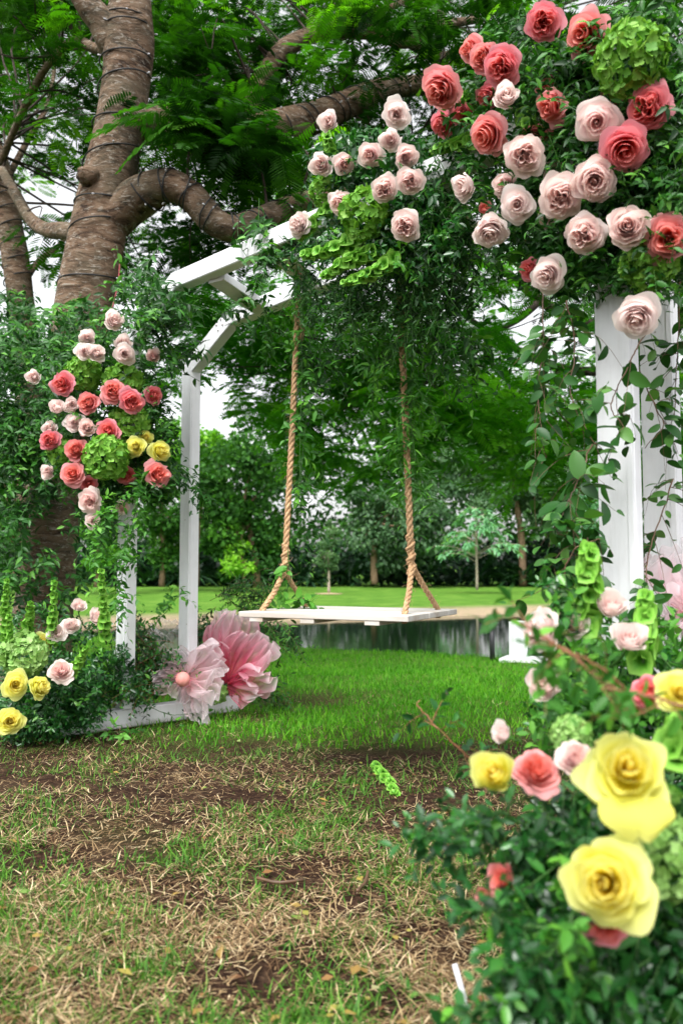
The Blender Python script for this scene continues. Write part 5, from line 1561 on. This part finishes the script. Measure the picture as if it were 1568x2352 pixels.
# ------------------------------------------------------------------ greenery
beamc = lambda p: np.stack([p[:, 0] + .1, p[:, 1] + .22, p[:, 2]], -1)
mass('arch_greenery', 'dense dark green foliage mounded over the right half of the arch behind the roses', 'foliage garland', beamc, [
    (1390, 330, 210, 300, -.22, .10, 560), (1490, 480, 110, 190, -.15, .10, 180), (1180, 300, 170, 190, -.18, .15, 250), (1450, 120, 140, 120, -.12, .1, 110), (1230, 90, 120, 80, -.08, .12, 70), (1300, 560, 180, 90, -.12, .1, 120)], .20, 12, .048, 'smilax', LEAF, 'stem', .35, False, 1, fn=pf)
mass('arch_greenery', 'dark leafy foliage filling the left spray of the arch around its blush roses', 'foliage garland', beamc, [
    (870, 430, 130, 150, -.18, .12, 250), (950, 540, 110, 80, -.15, .1, 150), (800, 360, 90, 70, -.12, .08, 60), (720, 560, 60, 40, -.1, .1, 30)], .19, 12, .046, 'myrtle', SMALL, 'stem', .4, True, 2, fn=pf)
mass('hanging_greenery', 'drooping dark foliage hanging below the arch between the two ropes and the posts', 'foliage garland', beamc, [
    (760, 640, 100, 50, -.02, .25, 60), (900, 650, 120, 70, -.02, .3, 110), (1010, 610, 90, 70, -.05, .25, 70), (1040, 470, 60, 90, -.1, .1, 60)], .22, 12, .050, 'smilax', SLIM, 'stem', .8, False, 3, fn=pf, outw=.2)
mass('corner_greenery', 'leafy smilax draped over the chamfered left corner of the arch', 'foliage garland', lambda p: p + np.array([0, .2, 0]), [
    (370, 700, 80, 45, 4.2, 4.6, 44), (400, 790, 50, 30, 4.3, 4.6, 14), (330, 640, 60, 50, 4.4, 4.8, 34), (620, 560, 30, 40, 3.6, 3.8, 14), (395, 660, 30, 24, 4.1, 4.4, 14), (360, 690, 40, 40, 4.2, 4.5, 14), (560, 690, 50, 40, 4.2, 4.7, 12), (600, 530, 40, 40, 3.7, 4.0, 16), (330, 770, 40, 50, 4.55, 4.8, 12)], .26, 10, .066, 'smilax', LEAF, 'stem', .5, False, 4, rs=.002)
# left column greenery
cpt = PFL + Z3 * 1.5
mass('column_greenery', 'dark green foliage packed around the roses of the left column', 'foliage garland', lambda p: np.array([PFL[0], PFL[1], 0]) + p * [0, 0, 1], [
    (240, 960, 140, 190, 4.48, 4.8, 330), (280, 1080, 120, 70, 4.45, 4.75, 120), (340, 1000, 65, 110, 4.65, 4.85, 60), (370, 1090, 55, 45, 4.6, 4.8, 34), (200, 810, 100, 60, 4.5, 4.8, 40), (250, 1000, 130, 150, 4.36, 4.5, 12)], .22, 11, .056, 'smilax', LEAF, 'stem', .3, False, 5)
mass('trunk_climber', 'dark leafy climber smothering the lower half of the big trunk on the left', 'climber', lambda p: p + np.array([.0, .6, 0]), [
    (60, 900, 130, 170, 5.1, 5.75, 330), (30, 1060, 90, 130, 5.1, 5.75, 170), (190, 740, 110, 60, 5.2, 5.7, 70), (30, 760, 60, 110, 6.0, 7.6, 110), (70, 1330, 110, 70, 4.9, 5.6, 40), (10, 1250, 45, 120, 4.9, 5.7, 70), (215, 1190, 50, 60, 4.5, 5.4, 25)], .26, 10, .072, 'smilax', LEAF, 'stem', .5, False, 6)
mass('floor_greenery', 'mound of small glossy dark leaves at the foot of the left flower column', 'foliage mound', (-1.5, 4.65, .15), [
    (110, 1570, 130, 90, 4.35, 4.8, 230), (150, 1615, 70, 45, 4.35, 4.55, 80), (60, 1650, 90, 40, 4.25, 4.45, 90), (110, 1440, 120, 50, 4.6, 4.9, 60), (255, 1545, 60, 60, 4.6, 4.85, 90), (200, 1640, 40, 20, 4.4, 4.5, 10)], .19, 13, .044, 'myrtle', SMALL, 'stem', .3, True, 7)
mass('floor_greenery', 'airy small leaved branches spreading over the left base beam before the posts', 'foliage mound', (-1.15, 5.0, .15), [
    (310, 1590, 60, 26, 4.6, 4.8, 20), (345, 1530, 45, 40, 5.0, 5.15, 24), (330, 1500, 45, 60, 4.85, 5.1, 50), (375, 1525, 45, 40, 4.8, 5.0, 34), (315, 1560, 45, 24, 4.8, 4.95, 26), (455, 1445, 40, 45, 5.2, 5.5, 40), (300, 1450, 40, 50, 4.9, 5.1, 24)], .26, 14, .040, 'myrtle', SMALL, 'red_twig', .25, True, 8, outw=1.1)
mass('leafy_branches', 'dark drooping branches rising behind the pink tulle and the swing seat', 'foliage mound', (-.75, 5.7, .2), [
    (575, 1345, 60, 55, 5.5, 5.9, 60), (570, 1430, 80, 40, 5.4, 5.8, 56), (640, 1445, 50, 24, 5.3, 5.6, 20), (500, 1410, 50, 36, 5.4, 5.8, 20)], .32, 14, .055, 'smilax', SLIM, 'twig', .7, False, 9, outw=1.0)
mass('floor_greenery', 'dark sprays touching the ground right of the left base beam', 'foliage mound', (-.6, 5.5, .25), [
    (645, 1590, 36, 36, 5.3, 5.5, 14), (585, 1600, 40, 22, 5.2, 5.4, 6)], .24, 12, .045, 'smilax', LEAF, 'twig', .7, True, 10, outw=.9)
# right floor mound
rc = (1.0, 2.0, .2)
mass('floor_greenery', 'mound of glossy dark leaves filling the near right corner around the yellow roses', 'foliage mound', rc, [
    (1400, 1960, 220, 180, 1.28, 1.75, 290), (1490, 2180, 150, 150, 1.22, 1.6, 240), (1360, 1640, 130, 110, 2.0, 2.35, 90), (1490, 1660, 100, 180, 1.9, 2.25, 120), (1280, 2060, 110, 120, 1.28, 1.55, 100), (1330, 2290, 200, 60, 1.12, 1.4, 110)], .17, 13, .038, 'myrtle', SMALL, 'stem', .25, True, 11)
mass('floor_greenery', 'lighter fresh green leaves in the upper half of the right floor flowers', 'foliage mound', rc, [
    (1350, 1530, 90, 80, 1.95, 2.3, 50), (1400, 1620, 120, 70, 1.7, 2.0, 46), (1500, 1500, 70, 110, 1.9, 2.2, 40), (1330, 1640, 80, 50, 1.7, 1.9, 16)], .17, 11, .042, 'tendril', SMALL, 'stem', .2, True, 12)
for k, (pts, lab) in enumerate((
    ([(1190, 1960, 1.45), (1080, 1920, 1.4), (945, 1915, 1.36)], 'long dark leafy sprig reaching left over the grass from the right floor flowers'),
    ([(1240, 1920, 1.4), (1150, 1880, 1.36), (1040, 1960, 1.3)], 'dark leafy sprig drooping left below the closed yellow rose'),
    ([(1150, 1800, 1.7), (1060, 1720, 1.7), (990, 1640, 1.72), (965, 1608, 1.74)], 'thin reddish sprig with few leaves arching out left above the closed yellow rose'),
    ([(1380, 1560, 1.2), (1300, 1495, 1.2), (1200, 1440, 1.22), (1135, 1398, 1.25)], 'blurred pale green sprig crossing in front of the upper pale roses'),
    ([(1480, 1640, 1.15), (1400, 1560, 1.12), (1290, 1500, 1.1), (1240, 1490, 1.1)], 'blurred thick stemmed sprig arching left in front of the right floor flowers'),
    ([(1570, 1620, 1.1), (1450, 1590, 1.12), (1340, 1590, 1.14)], 'blurred fern like sprig with hanging leaves above the biggest yellow rose'),
    ([(1330, 2100, 1.18), (1220, 2130, 1.16), (1110, 2080, 1.18)], 'dark glossy sprig pointing left at the foot of the right floor flowers'),
    ([(1350, 2260, 1.15), (1230, 2200, 1.15), (1170, 2250, 1.12)], 'dark sprig hanging to the ground in the near right corner'),
    ([(1310, 2000, 1.12), (1290, 2110, 1.1), (1240, 2190, 1.1)], 'lighter green sprig hanging down left of the lowest large yellow rose'),
    ([(1255, 2330, 1.15), (1160, 2270, 1.14), (1080, 2330, 1.14)], 'leafy sprig lying on the grass at the bottom beside a white stick'),
    ([(1300, 1450, 1.8), (1275, 1380, 1.8), (1262, 1330, 1.82)], 'upright sprig left of the highest bells of Ireland spike on the right'))):
    gl, gs = G(), G()
    pp = np.array([P(*q) for q in pts]); pp[:, 2] = np.maximum(pp[:, 2], .03)
    light = 'pale' in lab or 'blurred' in lab or 'lighter' in lab
    n = 10 if 'few' in lab else (7 if light else 28 if 'long dark' in lab else 18)
    vine('leafy_sprig', lab, 'leafy sprig', pp, n, .036 if light else .036, 'tendril' if light else 'myrtle', SMALL, .07, 6, 'red_twig' if 'red' in lab else 'stem', .2, 20 + k, True, 'single sprigs of the right floor flowers', .0022)
# vines on ropes
for k, ((a, b), lab) in enumerate(zip(ropeends, ('leafy vine trailing down the left swing rope', 'bushy vine trailing down the right swing rope'))):
    sgn = 1
    pts = [a + np.array([.02, -.02, 0]), a * .75 + b * .25 + np.array([.025 * (1 + k), -.02, 0]), a * .5 + b * .5 + np.array([.03, -.02, 0]), a * .22 + b * .78 + np.array([.03, -.01, 0])]
    vine('rope_vine', lab, 'vine', pts, 34 if k == 0 else 130, .058, 'tendril', LEAF if k == 0 else SLIM, .13 if k == 0 else .18, 7, 'stem', .6, 41 + k, False, None, outb=(.35 if k == 0 else .1, 0, 0))
a, b = ropeends[0]
vine('rope_vine', 'cluster of fresh leaves wound round the knot of the left swing rope', 'vine', [b + np.array([.02, -.03, .12]), b + np.array([.03, -.035, .0]), b + np.array([.01, -.03, -.10]), b + np.array([.10, -.02, -.13])], 12, .062, 'tendril', OVAL, .08, 5, 'stem', .4, 45)
for k, (pts, n, lab) in enumerate((
    ([(700, 640, 3.9), (715, 800, 3.95), (705, 950, 4.0), (690, 1110, 4.0), (700, 1230, 4.0)], 60, 'long thin vine hanging just right of the left rope'),
    ([(800, 650, 3.7), (790, 760, 3.75), (740, 850, 3.8)], 34, 'vine hanging from the arch midway between the two ropes'),
    ([(1040, 640, 3.1), (1055, 740, 3.1), (1080, 830, 3.15)], 36, 'vine hanging right of the right rope'),
    ([(840, 660, 3.5), (850, 760, 3.5), (900, 800, 3.5), (850, 850, 3.5)], 44, 'curling vine hanging close left of the right rope'),
    ([(980, 640, 3.3), (985, 720, 3.3), (1000, 800, 3.3)], 26, 'short vine hanging between the right rope and the vine beside it'),
    ([(600, 640, 4.2), (610, 720, 4.2), (640, 800, 4.2)], 26, 'short vine hanging left of the left rope from the arch corner'))):
    vine('hanging_vine', lab, 'vine', [P(*q) for q in pts], n, .050, 'smilax' if k != 3 else 'tendril', LEAF, .15, 8, 'stem', .8, 50 + k, False, 'vines hanging from the arch')
for k, (pts, n, ll, lab) in enumerate((
    ([(1245, 640, 2.5), (1250, 780, 2.45), (1240, 900, 2.45), (1255, 1050, 2.4)], 22, .056, 'broad leaved vine hanging left of the front right post'),
    ([(1300, 690, 2.4), (1320, 780, 2.38), (1310, 900, 2.36), (1370, 1020, 2.34)], 14, .060, 'broad leaved vine hanging beside the left face of the front right post'),
    ([(1360, 1020, 2.34), (1330, 1090, 2.3), (1310, 1150, 2.28)], 12, .085, 'pale large leaves with yellowed edges hanging left of the front right post'),
    ([(1480, 770, 2.28), (1440, 850, 2.26), (1400, 930, 2.26), (1430, 980, 2.26)], 6, .075, 'broad dark leaves lying across the white face of the front right post'),
    ([(1470, 700, 2.5), (1465, 830, 2.45), (1500, 930, 2.44), (1520, 980, 2.44), (1480, 1030, 2.44)], 9, .070, 'broad leaved vine winding over the second right post'),
    ([(1560, 640, 2.6), (1555, 800, 2.6), (1550, 960, 2.6)], 16, .060, 'broad leaved vine at the right edge behind the posts'),
    ([(1545, 1100, 2.6), (1500, 1230, 2.5), (1480, 1330, 2.4), (1500, 1420, 2.35)], 26, .055, 'leafy stems rising between the two right posts from the floor flowers'),
    ([(1390, 1330, 2.25), (1350, 1280, 2.25), (1310, 1230, 2.25), (1290, 1220, 2.25)], 9, .07, 'few large leaves reaching left from the foot of the front right post'),
    ([(1340, 1400, 2.2), (1300, 1330, 2.2), (1320, 1260, 2.2), (1380, 1240, 2.2)], 18, .06, 'twiggy stem with a few leaves beside the foot of the front right post'))):
    vine('post_vine', lab, 'vine', [P(*q) for q in pts], n, ll, 'paddle', OVAL, .12, 4, 'twig', .6, 70 + k, False, 'broad leaved vines by the right posts', .0025)
for k, (pts, n, lab) in enumerate((
    ([(330, 1090, 4.3), (310, 1200, 4.35), (290, 1300, 4.35), (275, 1420, 4.3)], 56, 'leafy strand climbing the front left post below the flower column'),
    ([(235, 1150, 4.3), (228, 1230, 4.3), (222, 1290, 4.3)], 26, 'thin strand hanging from the foot of the left flower column'),
    ([(420, 1070, 4.4), (450, 1110, 4.4), (470, 1150, 4.4)], 14, 'sprig of big leaves crossing the rear left post from the column'),
    ([(300, 1595, 4.7), (380, 1640, 4.72), (460, 1640, 4.85), (500, 1660, 4.85)], 8, 'trailing strand of leaves spilling over the face of the left base beam'),
    ([(330, 1460, 4.7), (400, 1390, 4.7), (425, 1350, 4.7)], 12, 'airy sprig rising right between the two left posts'),
    ([(190, 1690, 4.42), (250, 1680, 4.42), (300, 1690, 4.4)], 8, 'low strand of leaves lying before the left end of the base beam'))):
    pp = np.array([P(*q) for q in pts]); pp[:, 2] = np.maximum(pp[:, 2], .03)
    vine('column_vine', lab, 'vine', pp, n, .052, 'smilax' if k in (2, 3) else 'tendril', LEAF, .12, 7, 'stem', .5, 90 + k, False, 'strands around the left posts')

# ------------------------------------------------------------------ small things
g = G(); a = P(275, 640, 5.4)
tube(g, spline([P(276, 600, 5.5), P(270, 660, 5.4), P(246, 760, 5.3), P(240, 830, 5.2)], 20), .0045, 6)
tag(obj('red_cord', g, M['red']), 'thin red cord running up in front of the big trunk above the left flowers', 'cord')
g = G(); b = ground(1075, 2330); tube(g, [b + Z3 * .005, b + Z3 * .03 + P(1052, 2250, 1.75) * 0 + np.array([-.022, .04, .05])], .006, 8)
tag(obj('plastic_stick', g, M['stick']), 'short white plastic stick poking out of the grass at the bottom', 'stick')
for (pts, lab) in (([(748, 1790), (770, 1782), (792, 1772)], 'short dead twig on the mud in the middle of the lawn'),
                   ([(820, 2060), (838, 2040), (845, 2015)], 'bent brown twig on the mud, lower middle'),
                   ([(590, 2030), (640, 2040), (700, 2034)], 'thin straight twig half hidden in the straw')):
    g = G(); tube(g, spline([ground(a, b) + Z3 * .016 for a, b in pts], 10), .005, 6, .2)
    tag(obj('twig', g, M['twig']), lab, 'twig')
bpy.context.view_layer.update()
